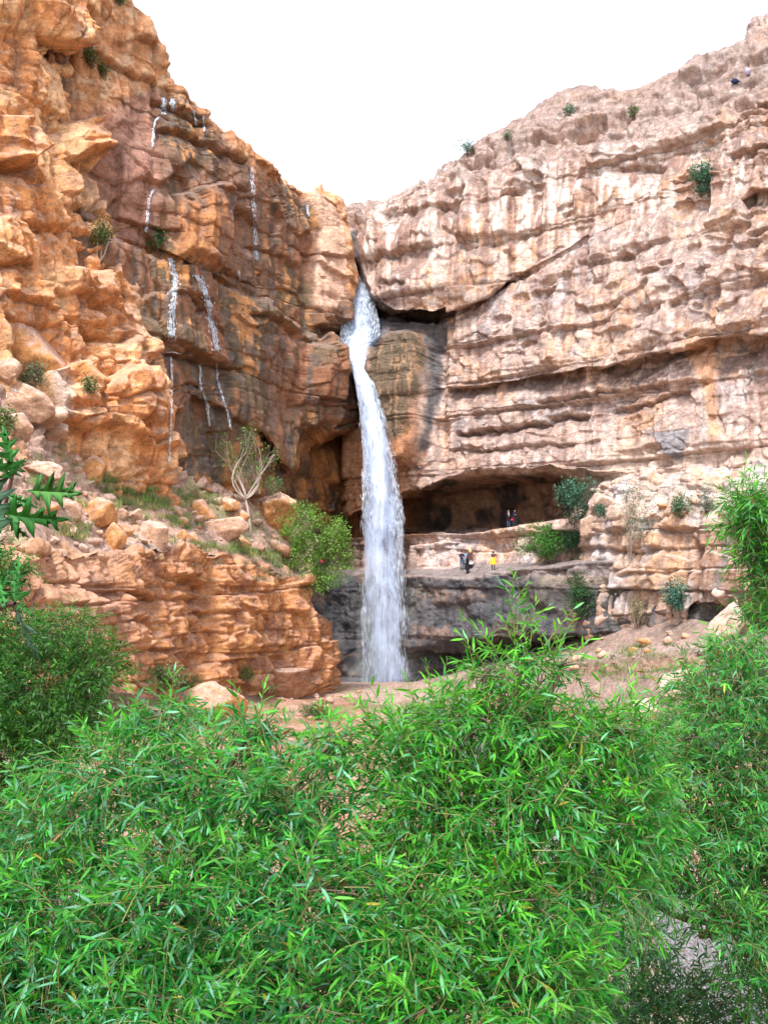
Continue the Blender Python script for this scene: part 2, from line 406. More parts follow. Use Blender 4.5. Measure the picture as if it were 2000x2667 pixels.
lowt = sstep(-20, 30, pline(u, v, tier)[0]) * (v < 1260) 
off = off * (1 - .45 * lowt) + joints(P, .735, -.677, 5.5, B_BIG, 1.0, .5, 1) * (0.0 + .8 * lowt) + joints(P, .735, -.677, 3.2, None, 0.95, .40, 1) * (0.06 + .14 * lowt + .3 * ((v > 1370) & (v < 1500))) + (joints(P, .735, -.677, 6.5, B_BIG, 0.30, .10, 4) + 1.0 * fbm(P * .45 + 8, 5) + .3 * vnoise(P * np.array([.5, .5, .08]) + 4)) * low
off = off * (1 - 0.75 * sstep(0.45, 0.8, ledge) * (v > 1330))
for pts, wd, dep, lp in (
        ([(1180, 1125), (1330, 1116), (1350, 1108), (1420, 1095), (1430, 1082), (1520, 1070)], 9, 1.3, .3),
        ([(1160, 1014), (1250, 1012), (1330, 1000), (1420, 985), (1520, 965)], 10, 1.5, .35), ([(1590, 1062), (1650, 1058), (1720, 1040), (1790, 1015)], 8, 1.0, .3), ([(1160, 1175), (1350, 1165), (1480, 1150)], 6, 0.5, .15),
        ([(1400, 1040), (1560, 1025), (1660, 1010), (1750, 990)], 8, 0.9, .25),
        ([(1570, 965), (1700, 935), (1850, 895), (2000, 880), (2356, 810)], 40, 1.3, .3),
        ([(1140, 600), (1230, 640), (1330, 620), (1420, 600)], 12, 0.4, .1),
        ([(1200, 430), (1260, 425), (1340, 430)], 16, 0.9, .3), ([(1480, 360), (1560, 345), (1640, 350)], 10, 0.7, .3),
        ([(1600, 440), (1660, 420), (1720, 425)], 14, 0.7, .2), ([(1880, 270), (1960, 265), (2000, 270)], 12, 0.8, .3),
        ([(1900, 400), (1960, 385), (2040, 360)], 14, 0.9, .3), ([(1930, 520), (1965, 505), (2040, 500)], 26, 1.6, .3),
        ([(1740, 470), (1790, 455), (1860, 460)], 8, 0.6, .3), ([(1950, 150), (2000, 140), (2060, 120)], 10, .6, .3),
        ([(1000, 560), (1050, 548), (1100, 560)], 14, .6, .2), ([(990, 740), (1040, 735), (1060, 742)], 8, .6, .2),
        ([(1480, 260), (1550, 262), (1650, 235)], 6, .5, .2), ([(1300, 1330), (1400, 1322), (1520, 1310)], 6, .4, 0)):
    dv_, wt_ = pline(u + 14 * vnoise(P * .5), v + 7 * vnoise(P * 0.6 + 4) + 4 * vnoise(P * 2 + 4), pts)
    off += wt_ * (-dep * np.where(dv_ > 0, np.exp(-dv_ / wd), np.exp(dv_ / 3.0)) + lp * np.where(dv_ < 0, np.exp(dv_ / 14) - np.exp(dv_ / 3.0), 0))
but = poly_sd(u + 5 * vnoise(P * .6), v, [(952, 985), (978, 895), (1012, 866), (1080, 858), (1108, 868), (1122, 1000), (1118, 1150), (1088, 1210), (1005, 1235), (975, 1150), (962, 1050)])
off = off * (1 - .65 * sstep(-4, 20, but)) + sstep(-4, 20, but) * .5 * (np.abs(vnoise(P * np.array([.8, .8, .1]) + 60)) + .6 * fbm(P * .7 + 3, 4))
off += 2.0 * sstep(-4, 26, but) - 0.9 * np.exp(-((u - 1140) / 16) ** 2) * sstep(840, 880, v) * (1 - sstep(1180, 1240, v))
nose = poly_sd(u, v, [(900, 545), (960, 530), (1140, 500), (1260, 560), (1280, 740), (1130, 815), (1020, 812), (960, 760), (930, 660)])
off += 0.8 * sstep(-5, 60, nose)
dvl = np.abs(u - (1190 + 0.02 * (v - 1000))); 
P = P + n * off[..., None]
def right_color(P, n, u, v):
    sh = u.shape
    a = fbm(P * 0.22 + 11, 4); b = fbm(P * 0.6 + 23, 4); st = fbm(P * np.array([1.1, 1.1, 0.05]) + 51, 3); bd = fbm(P * np.array([.05, .05, 1.3]) + 33, 3)
    c2 = fbm(P * np.array([2.6, 2.6, 0.10]) + 91, 3); d = fbm(P * 1.6 + 13, 4)
    c = lerp(const((0.58, 0.42, 0.37), sh), (0.60, 0.36, 0.24), sstep(0.06, 0.40, a + 0.3 * st))
    band = fl_full(u, v)
    
    c = lerp(c, (0.68, 0.58, 0.55), sstep(0.10, 0.35, d + .3 * a) * .65 * (1 - .6 * band))
    c = lerp(c, (0.37, 0.34, 0.36), sstep(0.10, 0.42, b - 0.4 * a) * 0.75 * (1 - .6 * band))
    c = lerp(c, (0.80, 0.71, 0.66), sstep(0.0, 0.16, st * .6 + c2 * .7 + .08 * b) * (0.30 + 0.65 * band))
    c = lerp(c, (0.46, 0.27, 0.19), sstep(0.10, 0.25, -st * .5 - c2 * .7) * (.35 + .4 * band))
    c = lerp(c, (0.30, 0.185, 0.155), sstep(0.12, 0.42, -st * .6 - c2 * .5 + 0.35 * bd) * 0.7)
    c = lerp(c, (0.34, 0.245, 0.22), sstep(0.05, 0.35, d - .2 * b) * 0.6 * (1 - band))
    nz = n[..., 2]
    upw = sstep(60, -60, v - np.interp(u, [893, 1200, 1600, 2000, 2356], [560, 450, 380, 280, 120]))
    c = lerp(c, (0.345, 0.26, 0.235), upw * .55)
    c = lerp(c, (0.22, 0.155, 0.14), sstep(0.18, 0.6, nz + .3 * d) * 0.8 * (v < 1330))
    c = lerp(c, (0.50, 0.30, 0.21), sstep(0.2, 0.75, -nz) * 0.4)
    # lower right base of the cliff: sandy; bluish grey seep patch
    c = lerp(c, (0.62, 0.47, 0.39), sstep(1120, 1210, v + 40 * b) * sstep(1480, 1600, u) * 0.8)
    pd = poly_sd(u + 14 * b, v + 14 * a, [(1690, 1130), (1800, 1110), (1780, 1200), (1730, 1190)])
    c = lerp(c, (0.20, 0.21, 0.25), sstep(-6, 10, pd) * 0.8)
    sm = poly_sd(u + 14 * b, v + 14 * a, [(1770, 890), (1860, 880), (1880, 1120), (1850, 1180), (1830, 1020)])
    c = lerp(c, (0.62, 0.33, 0.18), sstep(-6, 16, sm) * 0.7)
    # cave and recess: rusty brown, with painted shade deepest at left and floor
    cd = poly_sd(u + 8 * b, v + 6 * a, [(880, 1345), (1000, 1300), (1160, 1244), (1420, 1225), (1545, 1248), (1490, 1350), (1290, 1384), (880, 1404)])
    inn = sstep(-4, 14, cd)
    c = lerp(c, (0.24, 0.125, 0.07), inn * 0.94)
    cave_shade = sstep(-0.05, 0.35, fbm(P * 0.5 + 81, 4) + 0.55 * sstep(1260, 980, u) + .25 * sstep(1330, 1385, v) + 0.12 * sstep(1440, 1500, u)) * inn
    c = lerp(c, (0.035, 0.03, 0.03), cave_shade * 0.9)
    # orange wall right of the fall
    od = sstep(1130, 1040, u + 50 * a) * sstep(900, 1000, v) * (v < 1400)
    c = lerp(c, (0.40, 0.17, 0.065), od * 0.85)
    # wet buttress: olive brown; dark blue-grey slab
    wetb = poly_sd(u + 26 * b + 10 * st, v + 24 * a, [(945, 985), (975, 890), (1012, 860), (1085, 855), (1112, 866), (1110, 1000), (1070, 1060), (1060, 1120), (1010, 1150), (970, 1120)])
    wb = sstep(-8, 14, wetb)
    c = lerp(c, (0.14, 0.10, 0.065), wb * 0.95); c = lerp(c, (0.095, 0.085, 0.05), wb * sstep(0.0, 0.4, c2 + 0.4 * st) * 0.7)
    c = lerp(c, (0.48, 0.27, 0.16), sstep(0.12, 0.2, c2 * .7 + .3 * b) * wb * 0.6)
    slab = poly_sd(u + 22 * b + 6 * st, v + 12 * a, [(950, 826), (1142, 826), (1158, 850), (1162, 900), (1140, 1040), (1112, 1180), (1092, 1180), (1112, 1000), (1108, 868), (1010, 862), (970, 892), (950, 880)])
    sb = sstep(-6, 9, slab)
    c = lerp(c, (0.105, 0.105, 0.115), sb * 0.92)
    # chute
    ch = poly_sd(u, v + 5 * a, [(880, 600), (925, 600), (950, 740), (990, 800), (1000, 840), (985, 905), (880, 905)])
    chm = sstep(-5, 8, ch)
    c = lerp(c, (0.05, 0.07, 0.10), chm * 0.9)
    # lower wall: dark blue-grey wet, paler cap at right
    lw = sstep(-6, 10, v + 8 * a - np.interp(u, [893, 1050, 1216, 1312, 1420, 1500], [1490, 1502, 1506, 1488, 1500, 1500]))
    c = lerp(c, (0.078, 0.078, 0.088), lw * 0.95)
    c = lerp(c, (0.26, 0.17, 0.13), lw * sstep(0.08, 0.36, b + 0.3 * st) * 0.7)
    c = lerp(c, (0.05, 0.06, 0.075), lw * sstep(0.05, 0.3, c2) * .7)
    c = lerp(c, (0.50, 0.38, 0.31), lw * sstep(0.05, .2, a + .3 * b) * sstep(1380, 1440, u) * sstep(1545, 1500, v) * .8)
    c = lerp(c, (0.11, 0.10, 0.07), lw * sstep(0.1, 0.35, a) * 0.5)
    le = sstep(-4, 5, v - np.interp(u, [893, 1160, 1250, 1340, 1500], [1482, 1480, 1464, 1467, 1456])) * (1 - lw)
    c = lerp(c, (0.17, 0.15, 0.155), le * 0.85)
    bandm = (v > 1370) * (1 - lw) * (1 - le) * sstep(1130, 1020, u)
    c = lerp(c, (0.26, 0.17, 0.13), bandm * 0.8)
    wet = np.clip(wb * 0.7 + sb * 0.7 + chm + lw * 0.75 + le * .2, 0, 1)
    return c, wet
def _unused(u, v): return np.exp(-((pline(u, v, [(893, 640), (1200, 560), (1450, 530), (1700, 470), (2356, 300)])[0]) / 110) ** 2)
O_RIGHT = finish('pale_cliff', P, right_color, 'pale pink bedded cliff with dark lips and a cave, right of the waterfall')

# ---- left wet wall: brown, running with water, overhanging a rusty recess behind the fall
us = US(120, 948, 2.6)
DL = ip(us, 120, 63.5, 330, 68, 430, 70.5, 500, 73, 650, 80, 800, 89.5, 880, 93, 948, 97)
ledl = [(120, 598), (330, 632), (442, 668), (505, 708), (581, 730), (695, 784), (759, 835), (805, 877), (885, 898), (948, 905)]
over = ip(us, 420, .3, 450, 1, 590, 1, 640, .3, 948, .2)
rc = ip(us, 120, 0, 640, .2, 700, 2.5, 765, 3, 785, 5.5, 948, 6)
rim_l = [(120, -360), (340, 0), (385, 80), (400, 130), (440, 200), (470, 235), (500, 262), (530, 295), (590, 345), (640, 385), (700, 430), (790, 480), (860, 520), (880, 545), (887, 590), (900, 680), (914, 740), (948, 830)]
rails = [
    R_([(120, 1340), (430, 1300), (640, 1350), (700, 1450), (780, 1790), (948, 1830)], DL + rc + 0.5),
    R_([(120, 1320), (430, 1285), (640, 1330), (700, 1380), (780, 1490), (948, 1490)], DL + rc),
    R_([(120, 1150), (430, 1112), (520, 1045), (611, 1086), (690, 1130), (760, 1240), (778, 1190), (800, 1150), (948, 1140)], DL + rc + ip(us, 120, .8, 640, 1.4, 948, .5)),
    R_([(120, 1140), (430, 1104), (520, 1036), (611, 1076), (690, 1118), (760, 1230), (778, 1165), (800, 1132), (850, 1120), (948, 1115)], DL - 0.2),
    R_([(120, 900), (430, 900), (560, 900), (700, 960), (800, 1020), (948, 1020)], DL - 0.6),
    R_(shift(ledl, 5), DL + 0.1),
    R_(shift(ledl, -2), DL + 2.3),
    R_([(p[0], p[1] - 12) for p in ledl], DL + 2.4 - 1.7 * over),
    R_([(120, 300), (442, 560), (600, 640), (700, 680), (800, 740), (880, 760), (905, 800), (948, 880)], DL + 1.6 - 0.6 * over),
    R_([(120, 0), (380, 330), (480, 400), (600, 500), (700, 540), (800, 560), (860, 590), (885, 640), (905, 720), (948, 850)], DL + 2.3),
    R_(rim_l, DL + ip(us, 120, 3, 400, 3.5, 860, 3.5, 948, 2.5)),
]
for r in rails: r[:, 1] = np.where((us > 895), np.maximum(r[:, 1], np.interp(us, [880, 887, 900, 914, 948], [545, 590, 680, 740, 830])), r[:, 1])
top = rails[-1].copy(); top[:, 2] += 12; top[:, 1] += 30; rails.append(top)
B_TALL = beds(31, 4.5, 10.0)
P = loft(rails)
u, v = project(P); n = smooth_normals(P, 5)
off = rock_offset(P, big=1.0, s1=0.35, s2=0.07, s3=0.02, blk=0.6, tilt=0.6, blk2=0.10, crack=0.2, flute=0.28, rough=0.12, pit=0.03, pitd=0.5, bs=4.6, dome=.05) + joints(P, .45, .89, 5.5, B_TALL, 1.1, .35, 23)
off *= 1 - 0.4 * sstep(850, 930, u)
for pts, wd, dep, lp in (
        ([(430, 760), (480, 765), (560, 790)], 10, .4, .2), ([(430, 925), (470, 915), (560, 935), (640, 960)], 14, .9, .3),
        ([(440, 1015), (530, 1000), (600, 1030)], 9, .4, .3), ([(490, 500), (560, 470), (640, 500)], 12, .6, .2),
        ([(420, 330), (480, 345), (560, 400), (640, 430)], 14, .9, .3), ([(400, 255), (470, 290), (540, 330)], 12, .8, .3),
        ([(660, 640), (720, 650), (790, 690)], 12, .6, .2), ([(770, 1060), (830, 1050), (930, 1070)], 10, .5, .2),
        ([(660, 820), (700, 815), (790, 870)], 14, .9, .4)):
    dv_, wt_ = pline(u + 12 * vnoise(P * .5), v + 7 * vnoise(P * 0.6 + 4) + 3 * vnoise(P * 2 + 4), pts)
    off += wt_ * (-dep * np.where(dv_ > 0, np.exp(-dv_ / wd), np.exp(dv_ / 3.0)) + lp * np.where(dv_ < 0, np.exp(dv_ / 14) - np.exp(dv_ / 3.0), 0))
pil = poly_sd(u, v, [(800, 490), (870, 530), (900, 600), (912, 720), (900, 800), (885, 870), (800, 850), (815, 700), (832, 600)])
off += 1.4 * sstep(-3, 12, pil)
blk1 = poly_sd(u + 6 * vnoise(P * .5), v, [(452, 500), (560, 470), (600, 520), (590, 640), (570, 715), (450, 665)])
off += 1.3 * sstep(-4, 18, blk1)
blg = poly_sd(u + 8 * vnoise(P * .5), v, [(800, 890), (885, 898), (915, 940), (935, 1010), (935, 1110), (800, 1120), (785, 1000)])
off += 1.1 * sstep(-4, 30, blg)
P = P + n * off[..., None]
def wet_color(P, n, u, v):
    sh = u.shape
    a = fbm(P * 0.25 + 11, 4); b = fbm(P * 0.7 + 23, 4); st = fbm(P * np.array([1.0, 1.0, 0.05]) + 51, 3)
    nz = n[..., 2]
    s2_ = fbm(P * np.array([2.4, 2.4, 0.10]) + 91, 3); d = fbm(P * 1.5 + 13, 4)
    c = lerp(const((0.24, 0.125, 0.075), sh), (0.15, 0.10, 0.058), sstep(-0.1, 0.35, a + .25 * sstep(740, 900, v)))
    c = lerp(c, (0.30, 0.12, 0.06), sstep(0.05, 0.42, s2_ * .6 + st * .5 - 0.4 * a) * .7)
    fresh = sstep(-4, 14, poly_sd(u + 14 * b, v + 12 * a, [(465, 520), (560, 480), (600, 530), (585, 640), (565, 705), (460, 655)]))
    c = lerp(c, (0.52, 0.22, 0.085), fresh * .75)
    c = lerp(c, (0.60, 0.27, 0.10), sstep(0.28, 0.38, a * .8 + .5 * d + .25 * s2_) * 0.75)
    c = lerp(c, (0.20, 0.165, 0.18), sstep(0.05, 0.4, -s2_ * .6 - st * .3 + 0.4 * b) * 0.5)
    c = lerp(c, (0.055, 0.048, 0.045), sstep(0.22, 0.4, -s2_ + .3 * d) * .5)
    # drier orange-pink rock at the top left and along the rim
    dr = 1 - sstep(2, 38, (v - np.interp(u, [p[0] for p in rim_l], [p[1] for p in rim_l])) * 0.72 + 40 * a)
    tl = poly_sd(u + 16 * b, v + 14 * a, [(100, -400), (350, -400), (500, 280), (400, 240), (330, 260), (290, 420), (200, 420)])
    dry = np.clip(np.maximum(dr, sstep(-10, 25, tl)), 0, 1)
    c = lerp(c, lerp(const((0.55, 0.26, 0.125), sh), (0.66, 0.42, 0.27), sstep(0, .3, d)), dry * 0.9)
    tl2 = poly_sd(u + 16 * b, v + 14 * a, [(200, 300), (400, 240), (430, 500), (380, 640), (240, 640)])
    c = lerp(c, (0.40, 0.205, 0.155), sstep(-20, 30, tl2) * 0.75)
    pil = sstep(-2, 6, poly_sd(u + 5 * b, v + 5 * a, [(795, 470), (872, 530), (897, 600), (905, 700), (895, 770), (880, 800), (812, 795), (822, 700), (832, 600)]))
    c = lerp(c, (0.66, 0.42, 0.31), pil * 0.95)
    # rusty recess behind the fall
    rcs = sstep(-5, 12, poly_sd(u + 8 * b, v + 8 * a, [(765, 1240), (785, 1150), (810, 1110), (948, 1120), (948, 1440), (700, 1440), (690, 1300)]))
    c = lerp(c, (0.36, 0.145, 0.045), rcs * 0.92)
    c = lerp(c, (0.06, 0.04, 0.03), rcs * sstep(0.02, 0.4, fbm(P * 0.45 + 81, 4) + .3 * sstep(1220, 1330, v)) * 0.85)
    lowo = sstep(-6, 14, poly_sd(u + 10 * b, v + 10 * a, [(560, 1160), (700, 1130), (760, 1235), (700, 1320), (500, 1320), (520, 1230)]))
    c = lerp(c, (0.50, 0.21, 0.08), lowo * sstep(-0.1, 0.25, st) * 0.85)
    lw = sstep(1440, 1490, v + 14 * a) * sstep(690, 760, u)
    c = lerp(c, (0.10, 0.10, 0.115), lw * 0.92)
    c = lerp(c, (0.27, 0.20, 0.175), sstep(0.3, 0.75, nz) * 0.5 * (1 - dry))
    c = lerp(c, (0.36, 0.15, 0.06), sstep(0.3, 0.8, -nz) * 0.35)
    wet = np.clip(0.75 - 0.9 * dry - pil - 0.5 * rcs, 0, 1) * sstep(-.3, .2, st + .3)
    return c, wet
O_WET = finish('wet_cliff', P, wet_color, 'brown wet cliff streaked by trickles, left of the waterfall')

# ---- orange cliff on the left, nearer
ws = np.linspace(0, 1, 300)
def edge_u(v): return np.interp(v, [-400, 0, 150, 300, 420, 540, 620, 760, 900, 1000, 1100, 1330], [390, 300, 258, 246, 272, 296, 335, 376, 428, 458, 446, 442])
lev = [1330, 1240, 1100, 1000, 900, 760, 620, 540, 420, 300, 150, 0, -200, -420]
rails = []
for lv in lev:
    e = float(edge_u(lv)); ln = (1330 - lv) / 1330 * 3.5
    pu = [-280, 0, e * .55, e - 22, e - 4, e, e - 2, e - 14]
    pd = [49, 55.5, 61.5, 66, 67.3, 69.5, 73, 82]
    pw = [0, .27, .62, .88, .92, .945, .97, 1]
    rails.append(np.stack([np.interp(ws, pw, pu), np.full(ws.shape, float(lv)), np.interp(ws, pw, pd) + ln], -1))
P = loft(rails, soft=3)
u, v = project(P); n = smooth_normals(P, 5)
off = rock_offset(P, big=1.4, s1=0.15, s2=0.05, s3=0.0, blk=0.6, tilt=0.7, blk2=0.26, crack=0.3, flute=0.5, rough=0.22, pit=0.22 + 0.3 * sstep(150, 240, u), pitd=0.55, bs=3.8, dome=.3) + joints(P, .45, .89, 3.6, B_TALL, 1.2, .4, 27)
for pts, wd, dep, lp in (
        ([(100, 95), (120, 110), (175, 150)], 40, 2.0, .4), ([(190, 415), (215, 425), (245, 445)], 18, 1.2, .8), ([(20, 415), (45, 440), (85, 440)], 26, 1.6, 1.0),
        ([(215, 855), (280, 858), (350, 865)], 16, 1.3, .4), ([(0, 690), (40, 700), (80, 690)], 26, 1.0, .3),
        ([(210, 745), (250, 755), (300, 770)], 20, .7, .3), ([(0, 810), (60, 835), (160, 850)], 10, .5, .3),
        ([(230, 640), (270, 640), (300, 640)], 20, .8, .2), ([(40, 330), (90, 345), (170, 340)], 12, .5, .2),
        ([(60, 580), (140, 600), (210, 590)], 14, .6, .3), ([(230, 1005), (300, 1040), (420, 1010)], 14, .6, .2)):
    dv_, wt_ = pline(u + 14 * vnoise(P * .5), v + 9 * vnoise(P * 0.6 + 4) + 4 * vnoise(P * 2 + 4), pts)
    off += wt_ * (-dep * np.where(dv_ > 0, np.exp(-dv_ / wd), np.exp(dv_ / 4.0)) + lp * np.where(dv_ < 0, np.exp(dv_ / 30) - np.exp(dv_ / 4.0), 0))
for pts, amt, sf in (([(0, 300), (60, 300), (95, 400), (45, 440), (0, 420)], 1.6, 16), ([(170, 320), (240, 300), (255, 430), (180, 420), (160, 370)], 1.4, 18),
                     ([(190, 260), (255, 250), (262, 300), (200, 320)], .9, 14), ([(270, 980), (430, 920), (440, 1180), (330, 1150), (240, 1120)], 1.3, 30),
                     ([(150, 700), (330, 690), (350, 840), (200, 850)], 1.1, 25), ([(95, 0), (190, 20), (215, 130), (120, 140)], 1.5, 20),
                     ([(110, 960), (200, 940), (250, 1000), (260, 1110), (200, 1140), (120, 1090)], 1.8, 14)):
    off += amt * sstep(-3, sf, poly_sd(u + 8 * vnoise(P * .5 + 2), v + 8 * vnoise(P * .5 + 8), pts))
P = P + n * off[..., None]
def orange_color(P, n, u, v):
    sh = u.shape
    a = fbm(P * 0.28 + 11, 4); b = fbm(P * 0.8 + 23, 4); st = fbm(P * np.array([0.9, 0.9, 0.08]) + 51, 3)
    nz = n[..., 2]
    d = fbm(P * 1.7 + 13, 4)
    c = lerp(const((0.67, 0.29, 0.115), sh), (0.82, 0.50, 0.275), sstep(-0.05, 0.3, a + 0.3 * st + .2 * d))
    c = lerp(c, (0.48, 0.185, 0.075), sstep(0.05, 0.35, b - 0.3 * a) * 0.8)
    c = lerp(c, (0.30, 0.14, 0.085), sstep(0.12, 0.35, d - .3 * a) * .55)
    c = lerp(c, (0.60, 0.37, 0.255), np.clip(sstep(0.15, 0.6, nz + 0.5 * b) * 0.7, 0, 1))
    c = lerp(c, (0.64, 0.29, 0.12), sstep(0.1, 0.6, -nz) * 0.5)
    c = lerp(c, (0.30, 0.19, 0.15), sstep(0.25, 0.5, -st + 0.3 * b) * 0.45)
    pale = sstep(-5, 20, poly_sd(u + 10 * b, v + 10 * a, [(120, 960), (185, 950), (200, 1090), (140, 1090)]))
    c = lerp(c, (0.56, 0.44, 0.40), pale * 0.8)
    return c, np.zeros(sh)
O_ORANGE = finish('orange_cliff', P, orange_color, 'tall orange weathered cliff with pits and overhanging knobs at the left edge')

# ---- talus slope with boulders between the orange cliff and the bank
us = US(-280, 815, 3.2)
t_back = [(-280, 980, 51), (0, 1000, 57), (130, 1070, 61), (220, 1140, 64), (330, 1205, 67.5), (430, 1236, 70), (520, 1262, 75.5), (600, 1275, 80), (660, 1290, 83.5), (760, 1360, 88), (900, 1470, 93)]
t_front = [(-280, 1440, 42), (0, 1440, 46), (100, 1440, 49), (270, 1446, 56), (400, 1440, 61), (480, 1432, 64.5), (560, 1440, 68), (640, 1456, 71.5), (700, 1472, 74.5), (760, 1494, 77.5), (800, 1520, 80), (900, 1560, 84)]
def jag(u_): return 26 * fbm(np.stack([np.asarray(u_) / 60.0, 0 * np.asarray(u_), 0 * np.asarray(u_)], -1) + 5, 4)
rb, rfr = rail(us, t_back), rail(us, t_front); rfr[:, 1] += jag(us)
back2 = rb.copy(); back2[:, 2] += 5; back2[:, 1] -= 40
mid = rfr + (rb - rfr) * 0.28; mid[:, 1] += 14 * np.interp(us, [100, 250, 420, 520], [0, 1, 1, 0])
P = loft([rfr, mid, rb, back2], px=3.0)
u, v = project(P); n = smooth_normals(P, 6)
off = 0.45 * fbm(P * 0.25 + 5, 3) + 0.18 * fbm(P * 1.1 + 9, 4)
f1, f2, cr, dv = worley(P * 1.1 + 3)
stony = sstep(-0.15, 0.25, fbm(P * 0.3 + 77, 3) + 0.2 * sstep(300, 100, u))
off += stony * 0.55 * (cr[..., 0]) * (1 - sstep(0.25, 0.55, f1))
f1b, f2, crb, dv = worley(P * 2.3 + 13)
off += stony * 0.25 * crb[..., 0] * (1 - sstep(0.25, 0.55, f1b))
P = P + n * off[..., None]
_st, _f = stony, f1
def talus_color(P, n, u, v):
    sh = u.shape; a = fbm(P * 0.3 + 11, 4); b = fbm(P * 1.2 + 23, 4)
    c = lerp(const((0.50, 0.335, 0.27), sh), (0.40, 0.265, 0.22), sstep(-.1, .4, a))
    c = lerp(c, (0.60, 0.43, 0.35), sstep(0.0, 0.4, b) * 0.7)
    c = lerp(c, (0.52, 0.27, 0.13), sstep(0.1, 0.4, b - a) * 0.7)
    gr = sstep(0.05, 0.3, fbm(P * 0.45 + 61, 3) + 0.35 * np.exp(-((v - np.interp(u, [230, 300, 450, 560, 760], [1180, 1280, 1300, 1310, 1470])) / 45) ** 2) * sstep(230, 280, u) - 0.12)
    c = lerp(c, (0.22, 0.25, 0.10), gr * 0.6)
    path = sstep(26, 8, np.abs(v - np.interp(u, [180, 300, 450, 520], [1405, 1430, 1425, 1400]))) * sstep(150, 220, u) * (1 - sstep(450, 540, u))
    c = lerp(c, (0.42, 0.31, 0.28), path * 0.8)
    return c, np.zeros(sh)
O_TALUS = finish('talus_slope', P, talus_color, 'stony dirt slope below the orange cliff, strewn with boulders and grass', 'slope', M_SOIL)

# ---- low orange rock bank under the talus
levels = [ # (v of the rail along the bank, right end u)
    [(-280, 1436), (0, 1436), (100, 1436), (270, 1442), (400, 1436), (480, 1428), (560, 1436), (640, 1452), (700, 1468), (760, 1492), (790, 1506)],
    [(-280, 1500), (100, 1500), (400, 1500), (640, 1520), (760, 1545), (800, 1550)],
    [(-280, 1580), (100, 1580), (400, 1580), (640, 1600), (780, 1610), (842, 1612)],
    [(-280, 1660), (100, 1650), (400, 1650), (640, 1680), (800, 1685), (866, 1690)],
    [(-280, 1740), (100, 1720), (400, 1730), (640, 1750), (800, 1755), (868, 1755)],
    [(-280, 1830), (100, 1800), (400, 1810), (640, 1810), (800, 1800), (868, 1800)]]
rails = []
ws = np.linspace(0, 1, 430)
back = []
for i, L in enumerate(levels):
    e = L[-1][0]
    pu = [-280, e - 25, e - 5, e, e - 3, e - 20]; pw = [0, .9, .925, .94, .965, 1]
    uu = np.interp(ws, pw, pu)
    dd = np.interp(uu, [-280, 0, 100, 430, 640, 760, 866], [41.5, 45.5, 48.3, 61.3, 70.5, 76, 80]) + [1.0, .2, -.3, -.6, -1.0, -1.4][i]
    dd = dd + np.interp(ws, [.9, .925, .94, .965, 1], [0, .5, 2, 5, 13])
    vv = np.interp(uu, [q[0] for q in L], [q[1] for q in L]) + jag(uu) * (1, .7, .3, 0, 0, 0)[i]
    dd = dd + 1.4 * fbm(np.stack([uu / 90.0, 0 * uu + i * 1.7, 0 * uu], -1) + 9, 3)
    rails.append(np.stack([uu, vv, dd], -1))
tb = rails[0].copy(); tb[:, 2] += 5; tb[:, 1] -= 6; rails.insert(0, tb)
P = loft(rails[::-1], px=2.6, soft=3)
u, v = project(P); n = smooth_normals(P, 5)
off = rock_offset(P, big=1.2, s1=0.25, s2=0.08, s3=0.02, blk=0.55, tilt=0.55, blk2=0.26, crack=0.25, flute=0.25, rough=0.2, pit=0.06, pitd=0.4, bs=2.9, dome=.2) + joints(P, .34, .94, 4.2, B_BIG, 1.1, .4, 15) + joints(P, .34, .94, 2.6, None, .3, .2, 16)
for pts, wd, dep, lp in (([(255, 1535), (330, 1545), (420, 1555)], 16, .9, .3), ([(440, 1505), (500, 1512), (560, 1530)], 14, .9, .4), ([(320, 1620), (380, 1632), (420, 1635)], 12, .8, .3),
                         ([(340, 1700), (420, 1690), (470, 1690)], 16, .7, .3), ([(540, 1590), (600, 1600), (640, 1640)], 16, .7, .3), ([(560, 1700), (680, 1695), (760, 1710)], 12, .5, .2), ([(100, 1515), (200, 1520), (300, 1524)], 10, .6, .2)):
    dv_, wt_ = pline(u + 10 * vnoise(P * .5), v + 7 * vnoise(P * 0.6 + 4), pts)
    off += wt_ * (-dep * np.where(dv_ > 0, np.exp(-dv_ / wd), np.exp(dv_ / 3.0)) + lp * np.where(dv_ < 0, np.exp(dv_ / 14) - np.exp(dv_ / 3.0), 0))
off += .35 * fbm(P * 1.1 + 3, 4)
off *= .35 + .65 * sstep(0.95, 0.4, n[..., 2])
P = P + n * off[..., None]
def bank_color(P, n, u, v):
    sh = u.shape; a = fbm(P * 0.35 + 11, 4); b = fbm(P * 1.0 + 23, 4); nz = n[..., 2]
    c = lerp(const((0.51, 0.225, 0.095), sh), (0.35, 0.155, 0.08), sstep(-.05, .35, a))
    c = lerp(c, (0.58, 0.30, 0.13), sstep(0.0, 0.4, b) * 0.75)
    c = lerp(c, (0.30, 0.15, 0.10), sstep(0.1, 0.4, -b + .4 * a) * 0.7)
    c = lerp(c, (0.58, 0.37, 0.28), sstep(450, 200, u + 60 * a) * 0.45)
    c = lerp(c, (0.46, 0.27, 0.20), sstep(0.35, 0.75, nz + .2 * b) * 0.65)
    return c, np.zeros(sh)
O_BANK = finish('rock_bank', P, bank_color, 'low cracked orange rock bank between talus slope and valley floor', 'rock bank')

